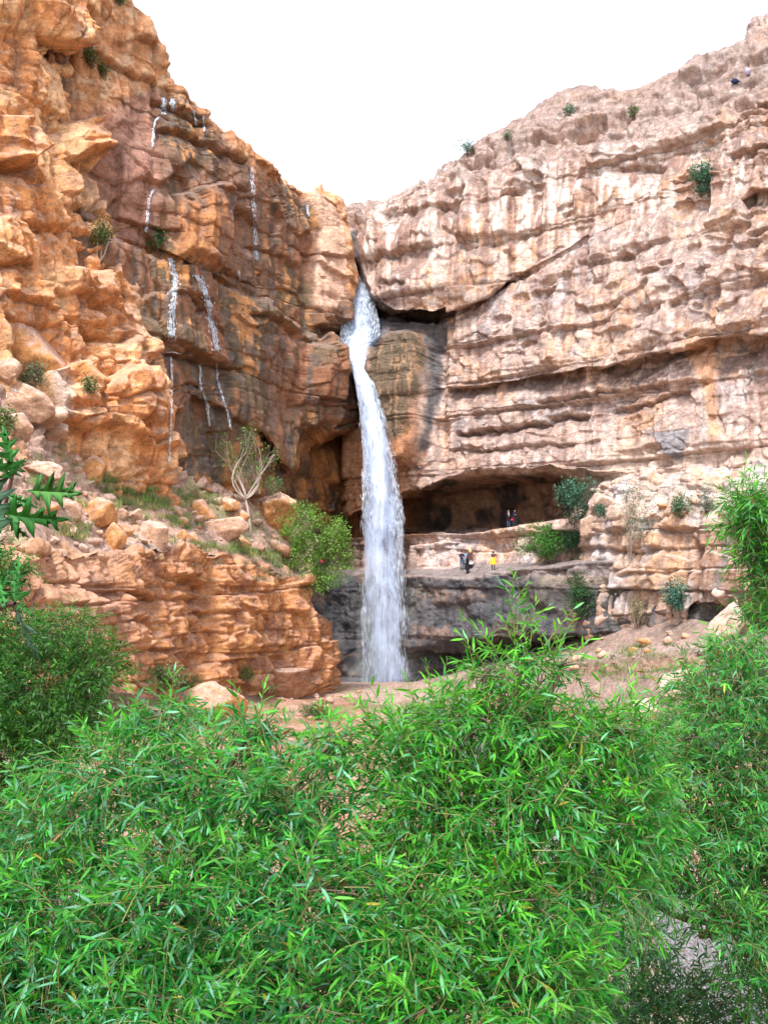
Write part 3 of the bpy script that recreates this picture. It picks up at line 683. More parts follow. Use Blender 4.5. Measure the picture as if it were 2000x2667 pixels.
# ---- pale lower buttress and stony slope on the right
us = US(1486, 2356, 2.8)
DB = ip(us, 1486, 79, 1600, 75, 1800, 69, 2000, 62, 2356, 52)
DR2 = ip(us, 893, 97, 1000, 93.5, 1160, 90, 1500, 81, 2000, 69, 2356, 61)
hol = ip(us, 1790, 0, 1815, 1, 1890, 1, 1960, .6, 2356, .5)
rails = [
    R_([(1486, 1700), (1706, 1660), (1803, 1650), (2356, 1650)], DB + 1.0 + 2.5 * hol),
    R_([(1486, 1655), (1537, 1640), (1706, 1608), (1803, 1592), (1880, 1585), (2356, 1575)], DB + 0.7 + 3.2 * hol),
    R_([(1486, 1640), (1537, 1625), (1706, 1596), (1803, 1582), (1880, 1568), (2356, 1560)], DB + 0.3),
    R_([(1486, 1500), (1706, 1490), (2356, 1470)], DB + 0.1),
    R_([(1486, 1392), (1510, 1366), (1600, 1340), (1700, 1352), (1760, 1370), (1830, 1362), (1950, 1350), (2356, 1330)], DB + 0.9),
    R_([(1486, 1372), (1510, 1345), (1600, 1315), (1700, 1300), (2356, 1280)], DB * .5 + DR2 * .5),
    R_([(1486, 1360), (1520, 1310), (1560, 1255), (1620, 1240), (1700, 1228), (1800, 1214), (2000, 1180), (2356, 1110)], DR2 + 0.3),
    R_([(1486, 1350), (1520, 1300), (1560, 1240), (1620, 1220), (2356, 1080)], DR2 + 4)]
wr = np.interp(us, [1486, 1500, 1512, 1530], [5, 1.5, .4, 0])
for r in rails: r[:, 2] += wr
P = loft(rails, px=2.8, soft=2)
u, v = project(P); n = smooth_normals(P, 5)
off = rock_offset(P, big=0.5, s1=0.2, s2=0.10, s3=0.03, blk=0.25, tilt=0.25, blk2=0.16, crack=0.2, flute=.04 + 0.25 * sstep(1740, 1800, u), rough=0.13, bs=2.7) * .7 + joints(P, .72, -.69, 3.4, B_BIG, 1.3, .6, 9) * (1 - .6 * sstep(1780, 1820, u)) + joints(P, .72, -.69, 1.9, None, .45, .25, 12)
for pts, wd, dep, lp in (([(1500, 1430), (1560, 1425), (1640, 1440), (1720, 1430)], 12, .7, .3), ([(1510, 1545), (1560, 1545), (1600, 1540)], 12, .6, .3), ([(1610, 1500), (1680, 1490), (1740, 1480)], 8, .5, .2)):
    dv_, wt_ = pline(u + 10 * vnoise(P * .5), v + 7 * vnoise(P * 0.6 + 4), pts)
    off += wt_ * (-dep * np.where(dv_ > 0, np.exp(-dv_ / wd), np.exp(dv_ / 3.0)) + lp * np.where(dv_ < 0, np.exp(dv_ / 14) - np.exp(dv_ / 3.0), 0))
off -= 1.0 * np.exp(-((u - 1800 - 0.02 * (v - 1400)) / 9) ** 2) * sstep(1390, 1430, v) + .6 * np.exp(-((u - 1570) / 5) ** 2) * sstep(1470, 1500, v)
P = P + n * off[..., None]
def buttress_color(P, n, u, v):
    sh = u.shape; a = fbm(P * 0.35 + 11, 4); b = fbm(P * 1.0 + 23, 4); st = fbm(P * np.array([1.0, 1.0, 0.08]) + 51, 3); nz = n[..., 2]
    d = fbm(P * 1.7 + 13, 4)
    c = lerp(const((0.50, 0.345, 0.265), sh), (0.56, 0.475, 0.45), sstep(-.05, .35, a))
    c = lerp(c, (0.33, 0.24, 0.20), sstep(0.08, .35, d) * .6)
    c = lerp(c, (0.44, 0.43, 0.46), sstep(0.05, 0.35, b + .4 * a) * 0.7)
    c = lerp(c, (0.60, 0.34, 0.19), sstep(0.1, 0.4, st - .4 * a) * 0.6)
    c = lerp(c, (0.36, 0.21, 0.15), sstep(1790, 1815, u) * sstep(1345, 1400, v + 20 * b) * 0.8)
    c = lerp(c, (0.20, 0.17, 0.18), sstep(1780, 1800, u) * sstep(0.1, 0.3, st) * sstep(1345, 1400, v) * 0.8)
    c = lerp(c, (0.48, 0.40, 0.37), sstep(0.35, 0.75, nz) * .7)
    c = lerp(c, (0.40, 0.36, 0.33), sstep(1350, 1300, v + 25 * b) * sstep(1620, 1700, u) * sstep(1240, 1270, v) * .6)
    return c, np.zeros(sh)
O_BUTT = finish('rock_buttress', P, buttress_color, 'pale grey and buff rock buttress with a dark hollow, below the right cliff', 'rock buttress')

# ---- dirt slope under the buttress and the lower wall
us = US(1080, 2356, 4)
DS = ip(us, 1080, 93, 1300, 86, 1486, 80.5, 1600, 76, 1800, 70, 2000, 63, 2356, 53)
rails = [R_([(1080, 1980), (1500, 2200), (2356, 2500)], DS - 20), R_([(1080, 1790), (1300, 1775), (1560, 1765), (1800, 1745), (2356, 1790)], DS - 5.5),
         R_([(1080, 1782), (1300, 1745), (1560, 1722), (1800, 1700), (2356, 1740)], DS - 4.9),
         R_([(1080, 1780), (1300, 1722), (1400, 1700), (1500, 1668), (1700, 1622), (1800, 1604), (1900, 1640), (2356, 1640)], DS + 0.0),
         R_([(1080, 1778), (1300, 1716), (1400, 1690), (1500, 1655), (1700, 1600), (1800, 1590), (1900, 1620), (2356, 1620)], DS + 4)]
P = loft(rails, px=4)
u, v = project(P); n = smooth_normals(P, 5)
bnd = np.exp(-((v - np.interp(u, [1080, 1300, 1560, 1800, 2356], [1788, 1760, 1744, 1722, 1765])) / 14) ** 2) * sstep(1480, 1560, u)
P = P + n * (0.35 * fbm(P * 0.3, 3) + 0.12 * fbm(P * 1.3, 4) + bnd * rock_offset(P, 0, 0, .3, .1, .3, .3, .2, .15) * .8)[..., None]
def dirt_color(P, n, u, v):
    sh = u.shape; a = fbm(P * 0.3 + 11, 4); b = fbm(P * 1.4 + 23, 4)
    c = lerp(const((0.30, 0.215, 0.185), sh), (0.23, 0.17, 0.145), sstep(-.1, .3, a))
    c = lerp(c, (0.42, 0.32, 0.27), sstep(0.15, 0.4, b) * .6)
    c = lerp(c, (0.40, 0.26, 0.18), np.exp(-((v - np.interp(u, [1080, 1300, 1560, 1800, 2356], [1788, 1760, 1744, 1722, 1765])) / 14) ** 2) * sstep(1480, 1560, u) * .7)
    c = lerp(c, (0.40, 0.31, 0.28), np.exp(-((v - np.interp(u, [1080, 1300, 1500, 1800], [1785, 1740, 1708, 1684])) / 7) ** 2) * .6)
    return c, np.zeros(sh)
O_DIRT = finish('dirt_slope', P, dirt_color, 'bare brown dirt slope with a footpath below the pale buttress', 'slope', M_SOIL)

# ---- valley floor with the stream bed, one sheet from behind the camera to under the cliffs
def stream_x(y): return np.interp(y, [-40, 5, 12, 25, 34, 44, 55, 70, 84, 92, 130], [9, 9, 8.5, 9.5, 10.6, 7.5, 6.5, 4.5, 1.0, -1.0, -1.0])
def ground_z(x, y):
    x = np.asarray(x, float); y = np.asarray(y, float)
    z = np.interp(y, [-60, -8, 1.5, 4, 8, 13, 20, 28, 40, 60, 72, 80, 84, 87, 90, 130], [8.7, 8.6, 8.35, 7.2, 4.6, 2.2, -.1, -1.2, -1.2, -0.7, 0.0, 0.55, 0.95, 0.85, 0.05, 0.0])
    s = np.abs(x - stream_x(y)); far = np.interp(y, [0, 14, 26, 80, 88], [0, .3, 1, 1, .25])
    z = z - 0.75 * np.exp(-(s / 2.2) ** 2) * far * np.interp(y, [76, 84], [1, .0])
    z = z + far * 0.10 * np.maximum(s - 4, 0) ** 1.15
    p = np.stack([x, y, 0 * x], -1)
    return z + 0.22 * fbm(p * 0.35 + 3, 3) * far + 0.06 * fbm(p * 1.5, 3)
xs = np.concatenate([np.linspace(-300, -45, 24), np.linspace(-44, 44, 330), np.linspace(45, 300, 24)])
ys = np.concatenate([np.linspace(-200, -9, 18), np.linspace(-8, 100, 400), np.linspace(103, 400, 26)])
X, Y = np.meshgrid(xs, ys)
Z = ground_z(X, Y)
P = np.stack([X, Y, Z], -1)
def ground_color(P, n, u, v):
    sh = P.shape[:-1]; a = fbm(P * 0.25 + 11, 4); b = fbm(P * 1.4 + 23, 4); c0 = fbm(P * 3.5 + 2, 3)
    c = lerp(const((0.40, 0.235, 0.165), sh), (0.31, 0.17, 0.115), sstep(-.1, .3, a))
    c = lerp(c, (0.10, 0.12, 0.045), sstep(34, 18, P[..., 1] + 6 * a) * .75)
    c = lerp(c, (0.50, 0.37, 0.31), sstep(0.0, 0.4, b) * .6)
    s = np.abs(P[..., 0] - stream_x(P[..., 1]))
    c = lerp(c, (0.36, 0.31, 0.29), sstep(6, 3, s) * sstep(14, 24, P[..., 1]) * (0.5 + .5 * c0))
    c = lerp(c, (0.16, 0.17, 0.07), sstep(0.0, 0.3, fbm(P * 0.5 + 61, 3)) * .5)
    return c, np.zeros(sh)
me_n = grid_normals(P)
f = grid_faces(*P.shape[:2])
col, wet = ground_color(P, me_n, None, None)
o = link('ground', np_mesh('ground', P.reshape(-1, 3), [f], [M_SOIL], True, col, wet))
tag(o, 'reddish gravelly valley floor between the cliffs and the willows', 'ground', None, 'structure'); O_GROUND = o

# ---- pool and stream water
m, t, b = mat('stream_water')
b.inputs['Base Color'].default_value = (0.20, 0.20, 0.23, 1); b.inputs['Roughness'].default_value = 0.14; b.inputs['Specular IOR Level'].default_value = 0.6
tc = N(t, 'ShaderNodeTexCoord'); mp = N(t, 'ShaderNodeMapping'); mp.inputs['Scale'].default_value = (2.2, 1.0, 1)
n1 = N(t, 'ShaderNodeTexNoise', Scale=5.0, Detail=7.0, Roughness=0.65); t.links.new(tc.outputs['Object'], mp.inputs[0]); t.links.new(mp.outputs[0], n1.inputs['Vector'])
bp = N(t, 'ShaderNodeBump', Strength=0.8, Distance=0.2); t.links.new(n1.outputs['Fac'], bp.inputs['Height']); t.links.new(bp.outputs[0], b.inputs['Normal'])
cr_ = N(t, 'ShaderNodeValToRGB'); cr_.color_ramp.elements[0].position = 0.42; cr_.color_ramp.elements[0].color = (0.13, 0.12, 0.13, 1); cr_.color_ramp.elements[1].position = 0.70; cr_.color_ramp.elements[1].color = (0.34, 0.35, 0.41, 1)
t.links.new(n1.outputs['Fac'], cr_.inputs[0]); t.links.new(cr_.outputs[0], b.inputs['Base Color'])
M_WATER = m
sy = np.linspace(4, 86, 320); sw = np.linspace(-1, 1, 15)
SX = stream_x(sy)[:, None] + sw[None, :] * (1.9 + 0.5 * vnoise(np.stack([sy * .2, 0 * sy, 0 * sy], -1)))[:, None]
SY = np.repeat(sy[:, None], 15, 1)
base = np.interp(sy, [0, 13, 20, 28, 40, 60, 76, 86], [2.0, 1.9, -.5, -1.55, -1.5, -1.05, -0.2, 0.6])
SZ = base[:, None] + 0.05 * fbm(np.stack([SX * .9, SY * .6, 0 * SX], -1), 3)
o = link('stream', np_mesh('stream', np.stack([SX, SY, SZ], -1).reshape(-1, 3), [grid_faces(320, 15)], [M_WATER], True))
tag(o, 'shallow grey stream running over stones, glimpsed through the willows', 'stream', None, 'structure')
px_, py_ = np.meshgrid(np.linspace(-9, 8, 60), np.linspace(85.5, 101, 50))
pz_ = 0.62 + 0.05 * fbm(np.stack([px_ * .8, py_ * .8, 0 * px_], -1), 3)
o = link('pool', np_mesh('pool', np.stack([px_, py_, pz_], -1).reshape(-1, 3), [grid_faces(50, 60)], [M_WATER], True))
tag(o, 'shadowed plunge pool at the foot of the waterfall', 'pool', None, 'structure')
# ------------------------------------------------------------------ placing things on what has been built
bpy.context.view_layer.update()
DG = bpy.context.evaluated_depsgraph_get()
def hit(u, v, only=None):
    r = ray(u, v); r = r / np.linalg.norm(r); o = CAM.copy()
    for _ in range(6):
        ok, loc, nor, _i, ob, _m = SC.ray_cast(DG, Vector(o), Vector(r))
        if not ok: return None
        if only is None or ob.name in only: return np.array(loc), np.array(nor), ob.name
        o = np.array(loc) + r * 0.05
    return None
def drop(x, y, z):
    ok, loc, nor, *_ = SC.ray_cast(DG, Vector((x, y, z)), Vector((0, 0, -1)))
    return np.array(loc) if ok else None
class Geo:
    def __init__(s): s.V = []; s.T = []; s.Q = []; s.C = []; s.n = 0
    def add(s, V, F, col=None):
        V = np.asarray(V, float).reshape(-1, 3); F = np.asarray(F, np.int64)
        (s.T if F.shape[1] == 3 else s.Q).append(F + s.n); s.V.append(V); s.n += len(V)
        if col is not None: s.C.append(np.broadcast_to(np.asarray(col, float), (len(V), 3)))
    def mesh(s, name, mats, smooth=True):
        fs = []
        if s.T: fs.append(np.concatenate(s.T))
        if s.Q: fs.append(np.concatenate(s.Q))
        return np_mesh(name, np.concatenate(s.V), fs, mats, smooth, np.concatenate(s.C) if s.C else None)
def tube(g, pts, radii, sides=6, col=None):
    pts = np.asarray(pts, float); k = len(pts); radii = np.broadcast_to(np.asarray(radii, float), (k,))
    tg = np.gradient(pts, axis=0); tg /= np.linalg.norm(tg, axis=1, keepdims=True) + 1e-9
    ref = np.array([0.31, 0.95, 0.07]) if abs(tg[0] @ np.array([0.31, 0.95, 0.07])) < .9 else np.array([0.9, 0.1, .4])
    a = np.cross(tg, ref); a /= np.linalg.norm(a, axis=1, keepdims=True) + 1e-9; b = np.cross(tg, a)
    an = np.arange(sides) * 2 * math.pi / sides
    V = pts[:, None] + radii[:, None, None] * (np.cos(an)[None, :, None] * a[:, None] + np.sin(an)[None, :, None] * b[:, None])
    i = np.arange(k * sides).reshape(k, sides); j = np.roll(i, -1, 1)
    Fq = np.stack([i[:-1], j[:-1], j[1:], i[1:]], -1).reshape(-1, 4)
    g.add(V, Fq, col)
def curve(a, b, bend=(0, 0, 0), k=7):
    t = np.linspace(0, 1, k)[:, None]; a = np.asarray(a, float); b = np.asarray(b, float)
    return a + (b - a) * t + np.asarray(bend, float) * (4 * t * (1 - t))

# ---- boulders
import bmesh
def ico(sub):
    bm = bmesh.new(); bmesh.ops.create_icosphere(bm, subdivisions=sub, radius=1)
    V = np.array([q.co[:] for q in bm.verts]); Fc = np.array([[q.index for q in f.verts] for f in bm.faces]); bm.free()
    return V, Fc
ICO = {k: ico(k) for k in (2, 3, 4, 5)}
def rock_shape(seed, sub, planes=14, soft=0.028, rough=0.05, pitted=False):
    r = np.random.default_rng(seed); V, Fc = ICO[sub]
    nn = r.normal(size=(planes, 3)); nn /= np.linalg.norm(nn, axis=1, keepdims=True)
    dd = r.uniform(0.62, 0.95, planes)
    dot = V @ nn.T
    rad = np.where(dot > 0.05, dd / np.maximum(dot, 0.05), 9)
    rad = -np.log(np.exp(-rad * (1.6 / soft)).sum(1) + math.exp(-1.35 * 1.6 / soft)) * soft / 1.6
    S = V * rad[:, None]
    S = S * (1 + rough * 1.6 * fbm(S * 2.2 + seed, 4)[:, None] + rough * .7 * fbm(S * 8 + seed, 3)[:, None])
    if pitted:
        f1, f2, cr, dv = worley(S * 2.6 + seed * 3.1)
        S = S * (1 - .16 * (1 - sstep(.15, .42, f1)) * (cr[..., 0] < .5))[:, None]
    return S, Fc
def rock_col(S, nrm, tone, seed):
    a = fbm(S * 1.2 + seed, 3); b = fbm(S * 4 + seed, 3)
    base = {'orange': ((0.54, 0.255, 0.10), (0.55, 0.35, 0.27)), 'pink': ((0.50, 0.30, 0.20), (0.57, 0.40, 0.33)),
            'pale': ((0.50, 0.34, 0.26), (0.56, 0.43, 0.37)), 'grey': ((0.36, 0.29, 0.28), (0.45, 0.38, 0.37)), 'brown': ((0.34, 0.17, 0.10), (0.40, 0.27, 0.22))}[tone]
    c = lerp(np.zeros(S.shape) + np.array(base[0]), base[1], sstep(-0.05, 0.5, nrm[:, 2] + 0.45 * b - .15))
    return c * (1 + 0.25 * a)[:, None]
def boulder(u, vb, wp, hp, tone, label, seed, rot=None, sub=4, cat='boulder', group=None, name='boulder', bury=0.22, pitted=False, thick=0.85, planes=14, tilt=0.0):
    h = hit(u, vb - hp * bury * .5)
    if h is None: return None
    p = h[0]; d = p[1]; sx = wp * d / F / 2 * 1.12; sz = hp * d / F / 2 * 1.12; sy = thick * (sx + sz) / 2
    S, Fc = rock_shape(seed, sub, planes, pitted=pitted, rough=.05 if not pitted else .09)
    r = random.Random(seed); ang = r.uniform(-0.5, .5) if rot is None else rot
    ct, st_ = math.cos(tilt), math.sin(tilt)
    V = S * np.array([sx, sy, sz])
    V = np.stack([V[:, 0] * ct - V[:, 2] * st_, V[:, 1], V[:, 0] * st_ + V[:, 2] * ct], -1)
    c, s = math.cos(ang), math.sin(ang)
    V = np.stack([V[:, 0] * c - V[:, 1] * s, V[:, 0] * s + V[:, 1] * c, V[:, 2]], -1)
    me = np_mesh(name, V, [Fc], [M_STONE], True)
    nb = np.zeros(len(V) * 3, 'f4'); me.vertices.foreach_get('normal', nb); nb = nb.reshape(-1, 3)
    cl = me.attributes.new('Col', 'FLOAT_COLOR', 'POINT'); cc = np.ones((len(V), 4), 'f4'); cc[:, :3] = np.clip(rock_col(S * 1.5, nb, tone, seed), .01, .9); cl.data.foreach_set('color', cc.ravel())
    o = link(name, me); o.location = (p[0], p[1] + sy * 0.35, p[2] + sz * (0.86 - 2 * bury) + 0.0)
    tag(o, label, cat, group)
    return o
TALUS = [
    (48, 985, 150, 190, 'orange', 'huge smooth orange boulder at the left edge under the orange cliff', 4, .95),
    (12, 992, 62, 60, 'pink', 'pitted pinkish rock lying above the painted slab at the left edge', 5, .8),
    (128, 1150, 105, 75, 'pink', 'pinkish block with a dark orange end, below the painted slab', 8, .8),
    (112, 1105, 85, 62, 'pink', 'flat-topped pink boulder just under the painted slab', 9, .8),
    (74, 1070, 48, 36, 'pink', 'small pale rock wedged between the painted slab and the pink boulders', 10, .8),
    (48, 1140, 75, 62, 'pink', 'rounded pink boulder at the left edge above the dark lobed leaves', 12, .8),
    (237, 1252, 92, 74, 'orange', 'tilted orange block with a flat face above the green grass streak', 13, .7),
    (195, 1212, 26, 36, 'pink', 'small rounded rock touching the tilted orange block', 14, .8),
    (252, 1368, 96, 70, 'orange', 'broad orange boulder left of the upright stone on the slope', 15, .8),
    (188, 1352, 44, 60, 'pink', 'pink standing rock left of the broad orange boulder', 16, .8),
    (296, 1432, 54, 80, 'orange', 'upright orange standing stone beside the footpath', 17, .7),
    (398, 1418, 92, 76, 'pink', 'large wedge-shaped boulder right of the upright standing stone', 18, .8),
    (325, 1400, 36, 46, 'orange', 'small block squeezed between the standing stone and the wedge boulder', 19, .8),
    (352, 1352, 40, 26, 'pink', 'flat stone lying above the wedge-shaped boulder', 20, .8),
    (310, 1350, 56, 34, 'pink', 'flat slab of rock above the upright standing stone', 24, .8),
    (476, 1407, 28, 30, 'orange', 'left of two small round stones right of the wedge boulder', 21, .8),
    (501, 1414, 28, 32, 'orange', 'right of two small round stones right of the wedge boulder', 22, .8),
    (575, 1404, 108, 72, 'pink', 'big sloping pink boulder below the white-stemmed tree', 23, .8),
    (598, 1330, 58, 44, 'orange', 'upper angular rock just left of the white-stemmed tree', 25, .8),
    (612, 1362, 74, 50, 'orange', 'lower orange rock at the foot of the white-stemmed tree', 26, .8),
    (525, 1352, 66, 48, 'orange', 'orange boulder left of the rocks under the white-stemmed tree', 27, .8),
    (455, 1340, 44, 26, 'pink', 'low flat rock in the grass above the two small round stones', 28, .8),
    (706, 1385, 104, 130, 'orange', 'knobbly pitted orange rock between the white-stemmed tree and the leafy bush', 29, .8),
    (722, 1450, 62, 46, 'brown', 'dark brown rock below the knobbly orange one', 31, .8),
    (668, 1440, 54, 36, 'brown', 'brown slab left of the dark brown rock under the bush', 32, .8),
    (120, 1345, 60, 50, 'orange', 'orange boulder behind the dark lobed leaves', 33, .8),
    (90, 1240, 110, 50, 'pink', 'long pink ledge-like rock above the dark lobed leaves', 34, .8),
    (330, 1258, 42, 26, 'pink', 'pale rock beside the green grass under the cliff foot', 35, .8),
]
for i, (u_, v_, w_, h_, tone, lab, sd_, th_) in enumerate(TALUS):
    boulder(u_, v_, w_, h_, tone, lab, sd_, thick=th_, pitted=(sd_ in (5, 29)), group='boulders on the left slope', sub=5 if w_ > 100 else 4)
RIGHT = [
    (1905, 1670, 110, 105, 'pale', 'large pale smooth boulder below the dark hollow on the right', 41, .8),
    (1888, 1570, 56, 60, 'pale', 'white square block hanging at the right end of the dark hollow', 42, .8),
    (1960, 1585, 96, 120, 'pale', 'white rounded rock behind the right willow branch', 43, .8),
    (1768, 1808, 90, 70, 'pale', 'pale pink boulder poking up behind the middle willow', 44, .8),
    (1533, 1662, 40, 46, 'pink', 'small pinkish block at the left foot of the pale buttress', 45, .8),
    (1690, 1895, 110, 80, 'pale', 'pale boulder half hidden by willow leaves below the dirt slope', 46, .8),
    (1830, 1705, 36, 22, 'grey', 'small grey stone left of the large pale boulder', 47, .8),
    (1745, 1655, 18, 14, 'pale', 'tiny white stone on the bare dirt slope', 48, .8),
    (1535, 1385, 52, 46, 'pale', 'pale cap rock at the top left of the buttress', 49, .8),
    (1570, 1325, 74, 46, 'pale', 'pale rounded rock above the buttress, right of the teal shrub', 50, .8),
]
for (u_, v_, w_, h_, tone, lab, sd_, th_) in RIGHT:
    boulder(u_, v_, w_, h_, tone, lab, sd_, thick=th_, group='boulders on the right side')
LOWER = [
    (545, 1868, 150, 95, 'orange', 'blocky red-orange rock standing in front of the bank foot', 61, .7),
    (720, 1800, 170, 74, 'brown', 'long low brown rock slab at the right foot of the bank', 62, .6),
    (440, 1770, 60, 34, 'brown', 'small brown rock in the grass at the bank foot', 63, .8),
]
for (u_, v_, w_, h_, tone, lab, sd_, th_) in LOWER:
    boulder(u_, v_, w_, h_, tone, lab, sd_, thick=th_, group='rocks at the foot of the bank', sub=5)
# painted slab: flat rock with white brushed Persian lettering
slab = boulder(30, 1066, 150, 72, 'pink', 'flat pink slab with white painted writing at the left edge', 7, rot=0.0, thick=.6, group='boulders on the left slope', sub=5, planes=8, tilt=-0.3)
bpy.context.view_layer.update(); DG = bpy.context.evaluated_depsgraph_get()
g = Geo()
def zz(pts): return [(x / 8.295, 940 + y / 8.295) for x, y in pts]
STROKES = [[(443, 612), (440, 645), (436, 682)], [(408, 655), (380, 662), (352, 652), (345, 625), (330, 618), (318, 640), (296, 628), (270, 606), (240, 598), (205, 590), (172, 574)],
           [(205, 552), (216, 562)], [(232, 636), (244, 642)], [(262, 650), (282, 656)], [(112, 552), (126, 560), (150, 574), (138, 580)], [(60, 500), (56, 530), (54, 562)], [(14, 505), (12, 530), (2, 548), (-14, 552)],
           [(18, 742), (45, 752), (80, 746), (108, 742)], [(150, 735), (152, 765), (148, 790)], [(248, 712), (262, 724), (290, 730)]]
for s_ in STROKES:
    pts = []
    q = np.array(zz(s_)); tt = np.linspace(0, len(q) - 1, len(q) * 3)
    for k in tt:
        uu = np.interp(k, range(len(q)), q[:, 0]); vv = np.interp(k, range(len(q)), q[:, 1])
        h = hit(uu, vv, {slab.name})
        if h: pts.append(h[0] + h[1] * 0.012)
    if len(pts) > 1: tube(g, pts, 0.026, 4)
M_PAINT = plain('white_paint', (0.82, 0.80, 0.78), 0.7, 0.3, 0.1, 20)
if g.n:
    me = g.mesh('painted_writing', [M_PAINT]); me.transform(Matrix.Translation(-slab.location))
    o = link('painted_writing', me, slab); o['label'] = 'white brushed Persian lettering'
# loose small stones
protos = []
for k in range(8):
    S, Fc = rock_shape(200 + k, 2, 9, rough=.04)
    me = np_mesh('stone', S, [Fc], [M_STONE], True)
    nb = np.zeros(len(S) * 3, 'f4'); me.vertices.foreach_get('normal', nb)
    cl = me.attributes.new('Col', 'FLOAT_COLOR', 'POINT'); cc = np.ones((len(S), 4), 'f4'); cc[:, :3] = np.clip(rock_col(S, nb.reshape(-1, 3), ['pink', 'orange', 'pale', 'pink'][k % 4], k), .01, .9); cl.data.foreach_set('color', cc.ravel())
    protos.append(me)
rr = random.Random(5)
LAND = [(q[0], q[1] - q[3] / 2, q[5]) for q in TALUS + RIGHT + LOWER]
regs = [(0, 470, 1130, 1430, 150, 'left slope', 'loose stones on the left slope', {'talus_slope'}),
        (470, 760, 1290, 1480, 90, 'left slope', 'loose stones on the left slope', {'talus_slope'}),
        (1280, 1800, 1640, 1760, 35, 'bare dirt slope', 'loose stones on the dirt slope', {'dirt_slope'}),
        (560, 960, 1790, 1900, 25, 'valley floor', 'loose stones on the valley floor', {'ground'}),
        (1560, 1880, 1240, 1345, 26, 'ledges above the buttress', 'loose stones above the buttress', {'rock_buttress'})]
used = set(); TN = ['pink', 'orange', 'pale', 'pinkish']
for (ua, ub, va, vb, nn_, where, grp, on) in regs:
    for _ in range(nn_):
        uu, vv = rr.uniform(ua, ub), rr.uniform(va, vb); h = hit(uu, vv)
        if not h or h[2] not in on or h[1][2] < .12: continue
        k = rr.randrange(8); szp = 4 + 15 * rr.random() ** 2.0; sz = szp * h[0][1] / F
        near = min(LAND, key=lambda q: math.hypot(q[0] - uu, (q[1] - vv) * 1.3)); du, dv_ = uu - near[0], vv - near[1]
        side = ('right of' if du > 0 else 'left of') if abs(du) > abs(dv_) * .8 else ('below' if dv_ > 0 else 'above')
        short = ' '.join(near[2].split()[:5])
        while short.split()[-1] in ('of', 'the', 'a', 'with', 'above', 'below', 'at', 'on', 'and', 'just', 'under', 'between', 'two', 'left', 'right', 'in', 'up', 'behind'): short = ' '.join(short.split()[:-1])
        for size in (('tiny', 'small') if szp < 7 else ('fist-like small', 'lesser') if szp < 11 else ('middling', 'chunky')):
            lab = f'{size} {TN[k % 4]} stone {side} the {short}'
            if lab not in used: break
        if lab in used: continue
        used.add(lab)
        o = link('stone', protos[k])
        o.scale = (sz * rr.uniform(.8, 1.4), sz * rr.uniform(.8, 1.3), sz * rr.uniform(.55, 1.0)); o.rotation_euler = (rr.uniform(-.4, .4), rr.uniform(-.4, .4), rr.uniform(0, 6))
        o.location = h[0] + np.array([0, 0, sz * .15]); tag(o, lab, 'stone', grp)

# ---- waterfall
def water_mat(name, dens_bias, zs=0.22, xs_=2.6):
    m, t, b = mat(name)
    b.inputs['Base Color'].default_value = (0.66, 0.77, 1.0, 1); b.inputs['Roughness'].default_value = 0.6; b.inputs['Specular IOR Level'].default_value = 0.4
    tr = N(t, 'ShaderNodeBsdfTransparent'); tl = N(t, 'ShaderNodeBsdfTranslucent'); tl.inputs['Color'].default_value = (0.66, 0.77, 1.0, 1)
    m1 = N(t, 'ShaderNodeMixShader'); m1.inputs[0].default_value = 0.12; t.links.new(b.outputs[0], m1.inputs[1]); t.links.new(tl.outputs[0], m1.inputs[2])
    tc = N(t, 'ShaderNodeTexCoord'); mp = N(t, 'ShaderNodeMapping'); mp.inputs['Scale'].default_value = (xs_, xs_ * .5, zs)
    n1 = N(t, 'ShaderNodeTexNoise', Scale=1.6, Detail=7.0, Roughness=0.66); t.links.new(tc.outputs['Object'], mp.inputs[0]); t.links.new(mp.outputs[0], n1.inputs['Vector'])
    mp2 = N(t, 'ShaderNodeMapping'); mp2.inputs['Scale'].default_value = (1.2, 1.0, 0.55)
    n2 = N(t, 'ShaderNodeTexNoise', Scale=1.1, Detail=5.0, Roughness=0.6); t.links.new(tc.outputs['Object'], mp2.inputs[0]); t.links.new(mp2.outputs[0], n2.inputs['Vector'])
    av = N(t, 'ShaderNodeMath', operation='ADD'); t.links.new(n1.outputs['Fac'], av.inputs[0]); t.links.new(n2.outputs['Fac'], av.inputs[1])
    at_ = N(t, 'ShaderNodeAttribute', attribute_name='Wet')
    ad = N(t, 'ShaderNodeMath', operation='ADD'); t.links.new(av.outputs[0], ad.inputs[0]); t.links.new(at_.outputs['Fac'], ad.inputs[1])
    mr = N(t, 'ShaderNodeMapRange'); mr.inputs[1].default_value = 1.22 + dens_bias; mr.inputs[2].default_value = 1.95 + dens_bias
    t.links.new(ad.outputs[0], mr.inputs[0])
    mx = N(t, 'ShaderNodeMixShader'); t.links.new(mr.outputs[0], mx.inputs[0]); t.links.new(tr.outputs[0], mx.inputs[1]); t.links.new(m1.outputs[0], mx.inputs[2])
    t.links.new(mx.outputs[0], t.nodes['Material Output'].inputs['Surface'])
    return m
M_FALL = water_mat('falling_water', 0.0)
M_DROP, t_, b_ = mat('water_drops'); b_.inputs['Base Color'].default_value = (0.80, 0.88, 1.0, 1); b_.inputs['Roughness'].default_value = 0.5
_tl = N(t_, 'ShaderNodeBsdfTranslucent'); _tl.inputs['Color'].default_value = (0.80, 0.88, 1.0, 1); _mx = N(t_, 'ShaderNodeMixShader'); _mx.inputs[0].default_value = .15
t_.links.new(b_.outputs[0], _mx.inputs[1]); t_.links.new(_tl.outputs[0], _mx.inputs[2]); t_.links.new(_mx.outputs[0], t_.nodes['Material Output'].inputs['Surface'])
